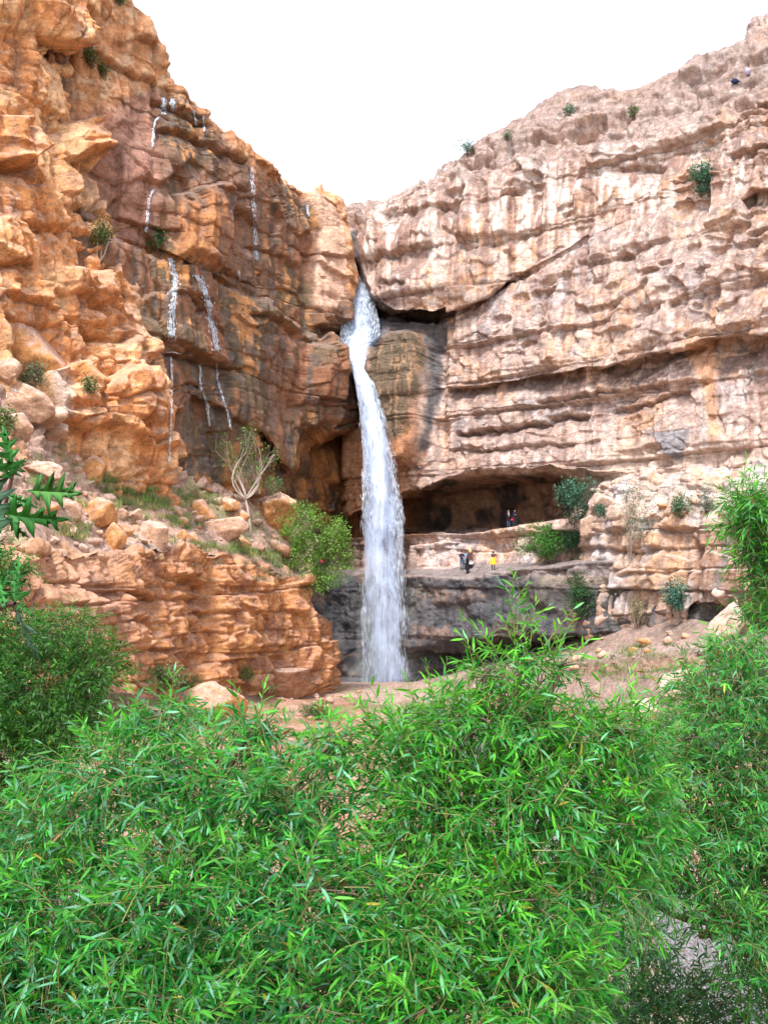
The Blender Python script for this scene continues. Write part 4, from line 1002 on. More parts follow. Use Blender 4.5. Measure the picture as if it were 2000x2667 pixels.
FV = [600, 640, 700, 730, 760, 800, 850, 885, 900, 925, 960, 1000, 1060, 1110, 1180, 1250, 1340, 1400, 1500, 1600, 1700, 1790]
FL = [898, 904, 910, 905, 900, 894, 890, 886, 890, 900, 916, 926, 936, 939, 942, 944, 945, 944, 942, 943, 944, 944]
FR = [916, 926, 928, 940, 962, 976, 985, 984, 968, 956, 948, 972, 990, 1004, 1020, 1028, 1046, 1044, 1047, 1056, 1066, 1078]
FD = [97.6, 97.4, 97.0, 96.5, 95.8, 95.0, 94.3, 93.6, 93.0, 92.2, 91.2, 90.4, 89.9, 89.7, 89.5, 89.4, 89.3, 89.2, 89.1, 89.0, 89.0, 89.0]
FA = [.06, .12, .40, .66, .72, .64, .56, 1.1, 1.1, 1.1, 1.1, 1.1, .98, .84, .76, .72, .66, .62, .60, .60, .58, .56]
fall = empty('waterfall', (-1.5, 89, 0.6)); tag(fall, 'tall white waterfall plunging from the notch between the cliffs into the pool', 'waterfall', None, 'structure')
for li, (dd, wf, da) in enumerate(((0.0, 1.0, 0.0), (-0.5, .92, -.06), (0.5, .96, -.04))):
    vv = np.linspace(600, 1790, 400); aa = np.linspace(0, 1, 60)
    Lq, Rq, Dq = np.interp(vv, FV, FL), np.interp(vv, FV, FR), np.interp(vv, FV, FD)
    mid_, hw = (Lq + Rq) / 2, (Rq - Lq) / 2 * wf
    U = mid_[:, None] + (aa[None] * 2 - 1) * hw[:, None] * 1.04
    Vv = np.repeat(vv[:, None], 60, 1); sd1 = (aa[None] * 2 - 1) ** 2
    Dd = Dq[:, None] + dd * np.interp(vv, [880, 1000], [.3, 1])[:, None] + 0.9 * sd1 * (hw[:, None] * .03)
    Pw = at(U, Vv, Dd)
    Pw[..., 1] += 0.25 * vnoise(np.stack([Pw[..., 0] * 1.3, Pw[..., 2] * .12, 0 * U + li * 9], -1))
    de = np.interp(vv, FV, FA)[:, None] + da - 0.42 * sd1 ** 3 * sstep(940, 1100, Vv) - 0.22 * sd1 ** 3
    de = de + 0.25 * (vnoise(np.stack([aa[None] * 5 + 0 * Vv, Vv / 90.0, 0 * U + li * 4], -1)) - .1) * sstep(980, 1100, Vv)
    me = np_mesh('water_sheet', Pw.reshape(-1, 3) - np.array(fall.location), [grid_faces(400, 60)], [M_FALL], True, None, de)
    link('water_sheet', me, fall)
def strands(n, vfun, afun, lpx, rad, dj, rng):
    """short tapering threads of water"""
    v0 = vfun(n); a = afun(n); ln = rng.uniform(lpx[0], lpx[1], n)
    keep = vnoise(np.stack([a * 6, v0 / 70, 0 * a + 3], -1)) + .55 * rng.uniform(-1, 1, n) > -0.15
    v0, a, ln = v0[keep], a[keep], ln[keep]; n = len(v0)
    dj_ = rng.normal(0, dj, n)
    def pt(vv, aj=0):
        L_, R2 = np.interp(vv, FV, FL), np.interp(vv, FV, FR)
        return at(L_ + (R2 - L_) * (a + aj), vv, np.interp(vv, FV, FD) + dj_)
    A, Bm, Cc = pt(v0), pt(v0 + ln * .35), pt(v0 + ln)
    r = rng.uniform(rad[0], rad[1], n)[:, None]
    e = np.stack([Bm + r * np.array([math.cos(q), math.sin(q), 0]) for q in (0.3, 2.4, 4.5)], 1)
    V = np.concatenate([A[:, None], e, Cc[:, None]], 1)
    i = np.arange(n)[:, None] * 5
    T = np.concatenate([i + np.array([0, x, y]) for x, y in ((1, 2), (2, 3), (3, 1))] + [i + np.array([4, y, x]) for x, y in ((1, 2), (2, 3), (3, 1))])
    return V.reshape(-1, 3), T
rg = np.random.default_rng(3); g = Geo()
edge = lambda n: np.clip(np.where(rg.random(n) < .3, np.where(rg.random(n) < .25, rg.normal(0.02, .03, n), rg.normal(.97, .05, n)), rg.random(n)), -.1, 1.12)
g.add(*strands(5200, lambda n: rg.uniform(985, 1400, n), edge, (8, 34), (.008, .024), .45, rg))
g.add(*strands(4200, lambda n: rg.uniform(1350, 1780, n), edge, (14, 60), (.006, .018), .5, rg))
g.add(*strands(3600, lambda n: rg.uniform(715, 890, n), lambda n: rg.uniform(-.02, 1.05, n), (5, 20), (.012, .035), .2, rg))
g.add(*strands(1500, lambda n: rg.uniform(885, 1000, n), lambda n: rg.uniform(.0, 1.0, n), (6, 18), (.012, .035), .15, rg))
me = g.mesh('spray', [M_DROP]); me.transform(Matrix.Translation(-fall.location)); o = link('spray', me, fall); o['kind'] = 'stuff'
# drifting spray at the foot of the fall
M_MIST = bpy.data.materials.new('mist'); M_MIST.use_nodes = True; t_ = M_MIST.node_tree; t_.nodes.clear()
_o = N(t_, 'ShaderNodeOutputMaterial'); _v = N(t_, 'ShaderNodeVolumePrincipled'); _v.inputs['Color'].default_value = (.93, .96, 1, 1); _v.inputs['Density'].default_value = 0.075; t_.links.new(_v.outputs[0], _o.inputs['Volume'])
for (mx_, mz_, rx_, rz_) in ((0.6, 1.4, 3.4, 2.0), (0.4, 2.6, 2.2, 4.2), (0.5, 1.0, 2.6, 1.3), (0.3, 4.0, 1.9, 6.5)):
    V_, F_ = ICO[3]; me = np_mesh('mist', V_ * np.array([rx_, 1.3, rz_]) + np.array([mx_ + 0.6, 0, mz_]), [F_], [M_MIST], True); o = link('mist', me, fall); o['kind'] = 'stuff'
# side trickles on the wet wall
TRK = [([(426, 256), (428, 300)], 12, 130, 'white trickle spilling over the lip high on the wet wall'), ([(450, 258), (452, 292)], 14, 60, 'short veil of drops beside the highest trickle'),
       ([(418, 306), (404, 318), (400, 350), (398, 385)], 6, 90, 'trickle below the highest spill, hugging the rock'), ([(402, 495), (390, 520), (386, 560), (382, 605)], 6, 110, 'thin trickle ending at the round dark shrub'),
       ([(443, 672), (447, 690), (458, 720), (454, 770), (449, 830), (446, 890)], 18, 420, 'left of two white trickles below the long ledge'),
       ([(512, 716), (528, 745), (542, 780), (549, 830), (560, 880), (568, 915)], 18, 420, 'right of two white trickles below the long ledge'),
       ([(438, 918), (452, 916), (470, 922)], 8, 60, 'small splash where the left trickle meets the lower ledge'), ([(446, 930), (449, 1000), (447, 1100), (441, 1210)], 5, 150, 'faint trickle along the edge of the orange cliff'),
       ([(566, 945), (567, 990), (580, 1035), (594, 1075), (602, 1120)], 6, 130, 'faint trickle above the white-stemmed tree'), ([(522, 950), (522, 1000), (540, 1050), (548, 1110)], 6, 110, 'faint trickle left of the white-stemmed tree'),
       ([(654, 435), (660, 500), (664, 600), (668, 680)], 14, 130, 'faint water veil down the middle of the wet wall'), ([(801, 535), (804, 565)], 6, 40, 'tiny trickle left of the pale pillar'),
       ([(505, 290), (512, 330)], 6, 40, 'tiny trickle just under the left rim'), ([(530, 300), (533, 345)], 6, 40, 'tiny trickle at the left rim skyline'), ([(622, 705), (626, 735)], 5, 30, 'tiny trickle above the long ledge')]
for pts, wd, nst, lab in TRK:
    q = np.array(pts, float); g = Geo(); base_p = None
    seg = np.r_[0, np.cumsum(np.hypot(*np.diff(q, axis=0).T))]
    for _ in range(nst):
        s0 = rr.uniform(0, seg[-1]); ln = rr.uniform(3, 10); off_ = rr.gauss(0, wd * .3); P3 = []
        for s1 in (s0, s0 + ln * .5, s0 + ln):
            uu = np.interp(s1, seg, q[:, 0]) + off_; vv = np.interp(s1, seg, q[:, 1]); h = hit(uu, vv, {'wet_cliff', 'orange_cliff'})
            if h: P3.append(h[0] - np.array([0, .12, 0]) + .04 * h[1])
        if len(P3) == 3 and max(abs(P3[0][1] - P3[1][1]), abs(P3[2][1] - P3[1][1])) < .8:
            tube(g, P3, [.004, rr.uniform(.012, .034), .004], 3)
            if base_p is None: base_p = P3[0]
    for off_ in (-.22, .0, .25):
        run = []
        for s1 in np.arange(0, seg[-1], 2.5):
            uu = np.interp(s1, seg, q[:, 0]) + off_ * wd + 1.2 * math.sin(s1 * .21 + off_ * 9); vv = np.interp(s1, seg, q[:, 1]); h = hit(uu, vv, {'wet_cliff', 'orange_cliff'})
            if h: run.append(h[0] - np.array([0, .10, 0]) + .03 * h[1])
            if len(run) > 1 and abs(run[-1][1] - run[-2][1]) > .8: run = run[-1:]
            if len(run) >= 6: tube(g, run, [.006 + .016 * abs(math.sin(k_ * 1.7 + s1)) for k_ in range(len(run))], 3); run = run[-1:]
    ss = np.arange(0, seg[-1], 2.0); la = np.linspace(-.6, .6, 7); UU = np.interp(ss, seg, q[:, 0])[:, None] + la[None] * wd; VV = np.interp(ss, seg, q[:, 1])[:, None] + 0 * la[None]
    DD = np.full(UU.shape, np.nan)
    for i_ in range(len(ss)):
        for j_ in range(7):
            h = hit(UU[i_, j_], VV[i_, j_], {'wet_cliff', 'orange_cliff'})
            if h: DD[i_, j_] = h[0][1]
    if np.isfinite(DD).all() and len(ss) > 3:
        DD = blur(blur(DD, 1, 0), 1, 1) - .22
        de = .30 - .55 * np.abs(la[None]) ** 2 * 2.2 + 0 * DD - .25 * sstep(.85, 1, (ss / seg[-1]))[:, None] - .2 * (nst < 160)
        me = np_mesh('veil', at(UU, VV, DD).reshape(-1, 3), [grid_faces(len(ss), 7)], [M_FALL], True, None, de)
    else: me = None
    if g.n:
        o = link('trickle', g.mesh('trickle', [M_DROP]))
        if me: link('veil', me, o); tag(o, lab, 'trickle', 'trickles on the wet wall', 'structure')
# ------------------------------------------------------------------ vegetation
def leaf_tpl(width=0.15, curl=0.12, fold=0.25, stations=(0, .3, .68, 1.0), prof=(0, .95, .8, 0)):
    """blade along +X, unit length; pinched ends"""
    V = []; idx = []
    for x, w_ in zip(stations, prof):
        z = -curl * x * x
        if w_ == 0: idx.append((len(V),) * 3); V.append((x, 0, z))
        else:
            h = w_ * width / 2; idx.append((len(V), len(V) + 1, len(V) + 2))
            V += [(x, -h, z + fold * h), (x, 0, z), (x, h, z + fold * h)]
    T = []
    for a, b in zip(idx[:-1], idx[1:]):
        for s in (0, 1):
            q = [a[s], a[s + 1], b[s + 1], b[s]]
            q2 = []
            for k in q:
                if k not in q2: q2.append(k)
            if len(q2) == 4: T += [(q2[0], q2[1], q2[2]), (q2[0], q2[2], q2[3])]
            else: T.append(tuple(q2))
    return np.array(V), np.array(T)
def norm(a): return a / (np.linalg.norm(a, axis=-1, keepdims=True) + 1e-9)
def leaf_frames(base, X, up, roll):
    X = norm(X); Yv = norm(np.cross(up, X)); Zv = np.cross(X, Yv)
    c, s = np.cos(roll)[:, None], np.sin(roll)[:, None]
    return base, X, Yv * c + Zv * s, Zv * c - Yv * s
def leaves_geo(tpl, fr, L):
    V, T = tpl; b, X, Yv, Zv = fr; n = len(b)
    W = b[:, None] + L[:, None, None] * (V[None, :, 0:1] * X[:, None] + V[None, :, 1:2] * Yv[:, None] + V[None, :, 2:3] * Zv[:, None])
    return W.reshape(-1, 3), (T[None] + (np.arange(n) * len(V))[:, None, None]).reshape(-1, 3)
WTPL = [leaf_tpl(.158, c, .3) for c in (.02, .16, .34)]
STPL = leaf_tpl(.22, .12, .3, (0, .45, 1.0), (0, 1, 0))
OTPL = leaf_tpl(.62, .1, .3, (0, .4, 1.0), (0, 1, 0))

def willow(name, label, base_xy, fork, blobs, leaders, nshoot, L, cols, stem_col, rng, shoot_len=(.28, .5), nl=15, simple=False, nobj=300, droop=.35, group=None, stems=3, trunk_r=.09, branch_mat=None):
    bx, by = base_xy; bz = float(ground_z(np.array(bx), np.array(by))) - .1
    root = empty(name, (bx, by, bz)); tag(root, label, 'willow tree', group)
    loc = np.array([bx, by, bz]); fork = np.asarray(fork, float)
    bm_ = branch_mat or M_BARK
    g = Geo(); tube(g, curve(loc, fork, (rng.normal(0, .1), rng.normal(0, .1), 0), 8) - loc, np.linspace(trunk_r, trunk_r * .6, 8), 8)
    link('trunk', g.mesh('trunk', [bm_]), root)
    C = np.array([at(q[0], q[1], q[2]) for q in blobs]); Rr = np.array([[q[3] * q[2] / F, q[5], q[4] * q[2] / F] for q in blobs]); Wt = np.array([q[6] if len(q) > 6 else q[3] * q[4] for q in blobs], float)
    BR = []
    for c, r in zip(C, Rr):
        g = Geo(); ln = np.linalg.norm(c - fork)
        pts = curve(fork, c, np.array([rng.normal(0, .06), rng.normal(0, .06), -.08]) * ln, 9)
        tube(g, pts - loc, np.linspace(trunk_r * .42, .009, 9), 6)
        for _ in range(7):
            k = rng.integers(4, 9); d_ = rng.normal(size=3); d_ = d_ / np.linalg.norm(d_); d_[2] = abs(d_[2]) * .7
            e = c + d_ * r * rng.uniform(.6, .95)
            tube(g, curve(pts[k], e, np.array([rng.normal(0, .1), rng.normal(0, .1), .05]) * np.linalg.norm(e - pts[k]), 6) - loc, np.linspace(.011, .003, 6), 4)
        BR.append(link('branch', g.mesh('branch', [bm_]), root))
    # shoots
    pb = Wt / Wt.sum(); k = rng.choice(len(blobs), nshoot, p=pb)
    d_ = norm(rng.normal(size=(nshoot, 3))); rad = rng.uniform(.15, 1, nshoot) ** .5
    b0 = C[k] + d_ * Rr[k] * rad[:, None]
    s0 = norm(d_ * .9 + rng.normal(size=(nshoot, 3)) * .45 + np.array([0, -.15, .45]))
    sl_ = rng.uniform(shoot_len[0], shoot_len[1], nshoot)
    b0 = b0 - s0 * sl_[:, None] * .5
    if leaders:
        A = np.array([at(q[0], q[1], q[4]) for q in leaders]); Bq = np.array([at(q[2], q[3], q[4]) for q in leaders])
        b0 = np.concatenate([b0, A]); s0 = np.concatenate([s0, norm(Bq - A)]); sl_ = np.concatenate([sl_, np.linalg.norm(Bq - A, axis=1)]); dr = np.concatenate([np.full(nshoot, droop), np.full(len(A), .06)])
    else: dr = np.full(nshoot, droop)
    dr = dr * rng.uniform(.3, 1.5, len(dr)); ns = len(b0)
    def sp(t): return b0 + s0 * (sl_ * t)[:, None] + np.array([0, 0, -1.]) * (dr * sl_ * t * t)[:, None]
    def sdv(t): return norm(s0 + np.array([0, 0, -1.]) * (2 * dr * t)[:, None])
    # stems
    if not simple:
        k4 = np.linspace(0, 1, 4); ring = []
        a_ = norm(np.cross(s0, np.array([.2, .9, .3]))); c_ = np.cross(s0, a_)
        for t in k4:
            rr_ = (.0030 * (1 - t) + .0010); ctr = sp(np.full(ns, t))
            ring.append(np.stack([ctr + rr_ * (math.cos(q) * a_ + math.sin(q) * c_) for q in (0, 2.1, 4.2)], 1))
        Vs = np.stack(ring, 1); i = (np.arange(ns) * 12)[:, None, None] + (np.arange(3) * 3)[None, :, None]
        Q = np.concatenate([np.stack([i[..., 0] + x, i[..., 0] + y, i[..., 0] + 3 + y, i[..., 0] + 3 + x], -1).reshape(-1, 4) for x, y in ((0, 1), (1, 2), (2, 0))])
        o = link('twigs', np_mesh('twigs', Vs.reshape(-1, 3) - loc, [Q], [M_TWIG], True), root); o['kind'] = 'stuff'
    fr_b, fr_X, fr_L, fr_c = [], [], [], []
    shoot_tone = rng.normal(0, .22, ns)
    top_tint = np.zeros(ns); top_tint[:nshoot] = np.clip(d_[:, 2] * rad - .15, 0, 1) * .9; top_tint[nshoot:] = .8  # leaves paler and yellower toward the top of each clump
    nlv = np.maximum(6, (nl * np.where(np.arange(ns) < nshoot, 1, sl_ / .38))).astype(int); ph = rng.uniform(0, 6.28, ns)
    a_ = norm(np.cross(s0, np.array([.2, .3, .93]))); c_ = np.cross(s0, a_)
    for j in range(int(nlv.max())):
        m_ = nlv > j; t = ((j + .6) / nlv)[m_] * .97 + .03
        tt = np.zeros(ns); tt[m_] = t
        ax = sdv(tt)[m_]; an = ph[m_] + j * 2.39996 + rng.normal(0, .3, m_.sum())
        rad_ = np.cos(an)[:, None] * a_[m_] + np.sin(an)[:, None] * c_[m_]
        op = np.interp(t, [0, .7, 1], [.95, .7, .25]) + rng.normal(0, .15, m_.sum())
        X = ax * np.cos(op)[:, None] + rad_ * np.sin(op)[:, None] + np.array([0, 0, -.22]) + rng.normal(0, .12, (m_.sum(), 3))
        fr_b.append(sp(tt)[m_]); fr_X.append(norm(X)); fr_L.append(L * rng.uniform(.45, 1.2, m_.sum()) * np.interp(t, [0, .5, .9, 1], [.75, 1.05, .85, .6]))
        young_pale_mix = np.clip(np.interp(t, [.5, 1], [0, .8]) * rng.uniform(.3, 1, m_.sum()) + top_tint[m_] * rng.uniform(.3, 1, m_.sum()), 0, 1)
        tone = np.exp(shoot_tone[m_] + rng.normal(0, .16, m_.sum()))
        c = np.array(cols[0]) + (np.array(cols[1]) - np.array(cols[0])) * young_pale_mix[:, None]
        sil = rng.random(m_.sum()) < .16
        c[sil] = np.array(cols[2]); yel = rng.random(m_.sum()) < .007; c[yel] = (0.30, 0.26, 0.03); c[rng.random(m_.sum()) < .003] = (0.20, 0.09, 0.03)
        fr_c.append(c * tone[:, None])
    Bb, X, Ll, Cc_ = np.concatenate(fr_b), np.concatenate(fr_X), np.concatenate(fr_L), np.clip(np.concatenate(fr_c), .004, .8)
    n = len(Bb); up = norm(rng.normal(size=(n, 3)) * .5 + np.array([0, -.25, 1])); roll = rng.normal(0, .7, n)
    fr = leaf_frames(Bb, X, up, roll)
    # the leaves that show largest stay single objects
    pu, pv = project(Bb + X * Ll[:, None] * .5); dist = np.linalg.norm(Bb - CAM, axis=1)
    vis = (pu > 5) & (pu < 1995) & (pv > 5) & (pv < 2660)
    facing = np.abs((fr[3] * norm(CAM - Bb)).sum(1)) * np.sqrt(1 - np.clip((X * norm(CAM - Bb)).sum(1), -1, 1) ** 2)
    key = np.where(vis, Ll / dist * (.3 + facing), -1); order = np.argsort(-key)[:nobj]
    sel = np.zeros(n, bool); sel[order] = True
    cu = rng.integers(0, 3, n); gl = Geo()
    for q in range(3):
        mk = (~sel) & (cu == q)
        if simple and q: mk[:] = False
        elif simple: mk = ~sel
        tp = STPL if simple else WTPL[q]
        if mk.any():
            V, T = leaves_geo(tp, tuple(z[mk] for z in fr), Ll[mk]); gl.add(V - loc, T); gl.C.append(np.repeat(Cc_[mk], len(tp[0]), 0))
    o = link('foliage', gl.mesh('foliage', [M_LEAF], True), root); o['kind'] = 'stuff'
    lib = []
    for q in range(9):
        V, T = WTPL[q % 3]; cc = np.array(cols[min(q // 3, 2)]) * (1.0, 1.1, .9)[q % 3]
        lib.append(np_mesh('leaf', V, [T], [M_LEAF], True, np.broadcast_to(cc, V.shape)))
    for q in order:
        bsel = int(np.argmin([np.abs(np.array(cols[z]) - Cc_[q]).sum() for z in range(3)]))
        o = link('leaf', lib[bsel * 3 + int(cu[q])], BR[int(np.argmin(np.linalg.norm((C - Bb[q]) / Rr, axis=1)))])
        Mx = np.eye(4); Mx[:3, 0] = fr[1][q] * Ll[q]; Mx[:3, 1] = fr[2][q] * Ll[q]; Mx[:3, 2] = fr[3][q] * Ll[q]; Mx[:3, 3] = Bb[q] - loc
        o.matrix_local = Matrix(Mx.tolist())
    return root
G_NEAR = [(0.015, 0.18, 0.018), (0.12, 0.43, 0.022), (0.10, 0.32, 0.15)]
G_MIX = [(0.012, 0.16, 0.028), (0.095, 0.40, 0.032), (0.12, 0.33, 0.21)]
G_COOL = [(0.018, 0.19, 0.034), (0.12, 0.42, 0.05), (0.10, 0.27, 0.16)]
G_DARK = [(0.022, 0.11, 0.012), (0.06, 0.18, 0.018), (0.08, 0.17, 0.06)]
rg1 = np.random.default_rng(21)
willow('willow_tree', 'broad dense willow filling the lower left foreground', (-1.3, 6.6), at(520, 2350, 6.2),
       [(120, 2150, 6.2, 200, 160, .7), (330, 1990, 6.2, 200, 120, .7), (560, 2030, 6.0, 190, 150, .7), (780, 2050, 5.9, 180, 150, .7), (180, 2380, 5.6, 260, 190, .8), (480, 2330, 5.4, 240, 200, .8),
        (800, 2330, 5.4, 230, 200, .8), (120, 2620, 5.0, 260, 150, .7), (480, 2620, 4.8, 260, 150, .7), (820, 2600, 4.9, 240, 150, .7), (-80, 2450, 5.4, 160, 260, .7), (420, 1860, 6.4, 90, 60, .4), (660, 1890, 6.3, 80, 60, .35), (880, 1920, 6.2, 90, 70, .4)],
       [(440, 1880, 455, 1735, 6.2), (480, 1900, 500, 1790, 6.2), (380, 1900, 340, 1770, 6.2), (540, 1930, 580, 1830, 6.2), (640, 1920, 610, 1770, 6.2), (670, 1910, 690, 1770, 6.2), (720, 1960, 760, 1850, 6.1), (300, 1930, 260, 1840, 6.3), (200, 2000, 110, 1930, 6.2), (820, 1960, 860, 1850, 6.0), (250, 1960, 190, 1880, 6.3), (900, 1960, 930, 1830, 6.0), (500, 1880, 420, 1780, 6.2)],
       2750, .103, G_MIX, None, rg1, group='willows in the foreground')
willow('willow_tree', 'bright willow in the middle foreground whose tip rises before the cave ledge', (1.5, 6.8), at(1330, 2300, 6.6),
       [(1050, 1930, 6.2, 140, 110, .6), (1190, 1880, 6.2, 120, 100, .6), (1330, 1850, 6.2, 120, 100, .6), (1470, 1890, 6.3, 130, 100, .6), (1620, 1910, 6.4, 110, 90, .6), (1120, 2090, 6.1, 180, 150, .9), (1380, 2050, 6.0, 190, 150, .9),
        (1600, 2090, 6.2, 150, 140, .8), (1060, 2330, 5.4, 170, 170, .9), (1330, 2330, 5.6, 190, 150, .9), (1540, 2260, 6.0, 130, 120, .7, 13000), (1080, 2570, 5.0, 200, 150, .7), (1370, 2560, 5.0, 180, 140, .7), (1360, 1720, 6.2, 75, 65, .3, 2600), (1270, 1750, 6.2, 60, 55, .3, 1500), (1460, 1740, 6.2, 60, 55, .3, 1500)],
       [(1340, 1680, 1335, 1490, 6.1), (1345, 1650, 1352, 1540, 6.1), (1300, 1700, 1205, 1600, 6.1), (1260, 1730, 1190, 1640, 6.1), (1380, 1680, 1395, 1560, 6.1), (1420, 1680, 1500, 1565, 6.1), (1450, 1700, 1495, 1600, 6.1), (1130, 1840, 1110, 1710, 6.0), (1140, 1840, 1165, 1710, 6.0), (1080, 1850, 1060, 1760, 6.0), (1000, 1860, 960, 1770, 6.0),
        (1280, 1710, 1255, 1620, 6.1), (1560, 1820, 1570, 1710, 6.2), (1620, 1840, 1645, 1740, 6.2), (1700, 1850, 1715, 1740, 6.2), (1220, 1800, 1235, 1700, 6.1), (960, 1880, 930, 1800, 6.0), (1180, 1810, 1190, 1730, 6.0), (1500, 1780, 1520, 1670, 6.2), (1330, 1660, 1300, 1580, 6.1), (1360, 1640, 1430, 1570, 6.1), (1400, 1760, 1450, 1650, 6.1), (1310, 1760, 1280, 1660, 6.1), (1370, 1720, 1340, 1600, 6.1), (1240, 1760, 1215, 1660, 6.1), (1480, 1720, 1545, 1650, 6.1), (1380, 1620, 1360, 1545, 6.1), (1350, 1580, 1310, 1520, 6.1), (1345, 1560, 1375, 1515, 6.1), (1420, 1720, 1400, 1620, 6.1), (1330, 1760, 1350, 1660, 6.1)],
       2350, .099, G_NEAR, None, rg1, group='willows in the foreground')
willow('willow_tree', 'bluish green willow along the right edge of the foreground', (4.6, 9.0), at(1930, 2400, 8.8),
       [(1860, 1800, 8.6, 130, 110, .8), (1980, 1740, 8.6, 110, 110, .8), (1780, 1930, 8.4, 120, 110, .8), (1930, 1980, 8.4, 150, 150, .9), (2080, 1950, 8.6, 120, 250, .9), (1830, 2130, 8.2, 170, 110, .9), (1980, 2200, 8.0, 120, 130, .8), (2080, 2350, 7.8, 120, 200, .8), (1960, 2480, 7.4, 60, 130, .5, 6000), (1900, 1690, 8.6, 70, 60, .5), (1690, 1990, 8.0, 90, 90, .7), (1700, 2140, 7.8, 100, 90, .7), (1800, 2270, 7.8, 120, 70, .7, 9000), (1890, 2390, 7.4, 70, 80, .6, 4500), (1660, 2260, 7.6, 80, 70, .6, 5000)],
       [(1850, 1740, 1830, 1660, 8.5), (1900, 1720, 1880, 1640, 8.5), (1960, 1720, 1950, 1640, 8.5), (1800, 1790, 1780, 1710, 8.5)],
       2300, .098, G_COOL, None, rg1, group='willows in the foreground', nl=14)
willow('willow_tree', 'willow branch hanging in from the right edge beside the pale buttress', (5.6, 9.4), at(2120, 1750, 9.2),
       [(1960, 1290, 9.0, 80, 60, .5), (2010, 1370, 9.0, 110, 90, .7), (1930, 1330, 9.0, 50, 50, .4), (2010, 1520, 9.0, 70, 100, .6), (2090, 1420, 9.0, 100, 180, .8), (2000, 1600, 8.9, 60, 60, .4), (1990, 1440, 9.0, 60, 60, .4), (2170, 1640, 9.2, 110, 130, .8), (2190, 1880, 9.2, 110, 140, .8)],
       [(1940, 1270, 1885, 1225, 9.0), (1940, 1330, 1880, 1385, 9.0), (1920, 1310, 1870, 1300, 9.0), (1990, 1250, 1990, 1195, 9.0), (1950, 1400, 1900, 1440, 9.0)],
       1150, .095, G_NEAR, None, rg1, group='willows in the foreground', nl=14, nobj=220)
willow('willow_tree', 'darker small-leaved willow at the left edge, behind the broad one', (-5.4, 12.0), at(40, 2050, 12),
       [(40, 1660, 11.8, 120, 90, 1.0), (170, 1640, 11.8, 100, 70, .9), (250, 1720, 11.8, 70, 80, .8), (110, 1780, 11.6, 170, 120, 1.1), (-60, 1800, 11.6, 120, 180, 1), (180, 1880, 11.4, 130, 100, 1.0), (30, 1960, 11.4, 160, 130, 1.1), (-40, 1560, 11.8, 70, 60, .6), (-90, 1430, 12, 90, 140, .8), (60, 2150, 11.6, 170, 130, 1.0), (30, 1480, 12, 50, 60, .4)],
       None, 4000, .092, G_DARK, None, rg1, group='willows in the foreground', simple=True, nl=14, nobj=200, shoot_len=(.3, .5))

willow('willow_shrub', 'sparse dull green willow shrub between the middle willow and the stream', (3.6, 11.5), at(1560, 2620, 11),
       [(1480, 2420, 10.5, 120, 110, .8), (1620, 2380, 11, 100, 80, .8), (1580, 2560, 10, 150, 120, .9), (1740, 2600, 9.5, 110, 90, .8), (1450, 2620, 9.5, 160, 100, .8), (1700, 2330, 11, 70, 50, .6, 2500), (1870, 2560, 9, 110, 110, .8, 5000), (1960, 2640, 8.5, 90, 80, .6, 4000), (1700, 2460, 10, 70, 70, .6, 3000)],
       None, 1500, .10, [(0.03, 0.13, 0.035), (0.06, 0.19, 0.04), (0.10, 0.19, 0.14)], None, rg1, group='willows in the foreground', simple=True, nl=12, nobj=120, shoot_len=(.4, .7))
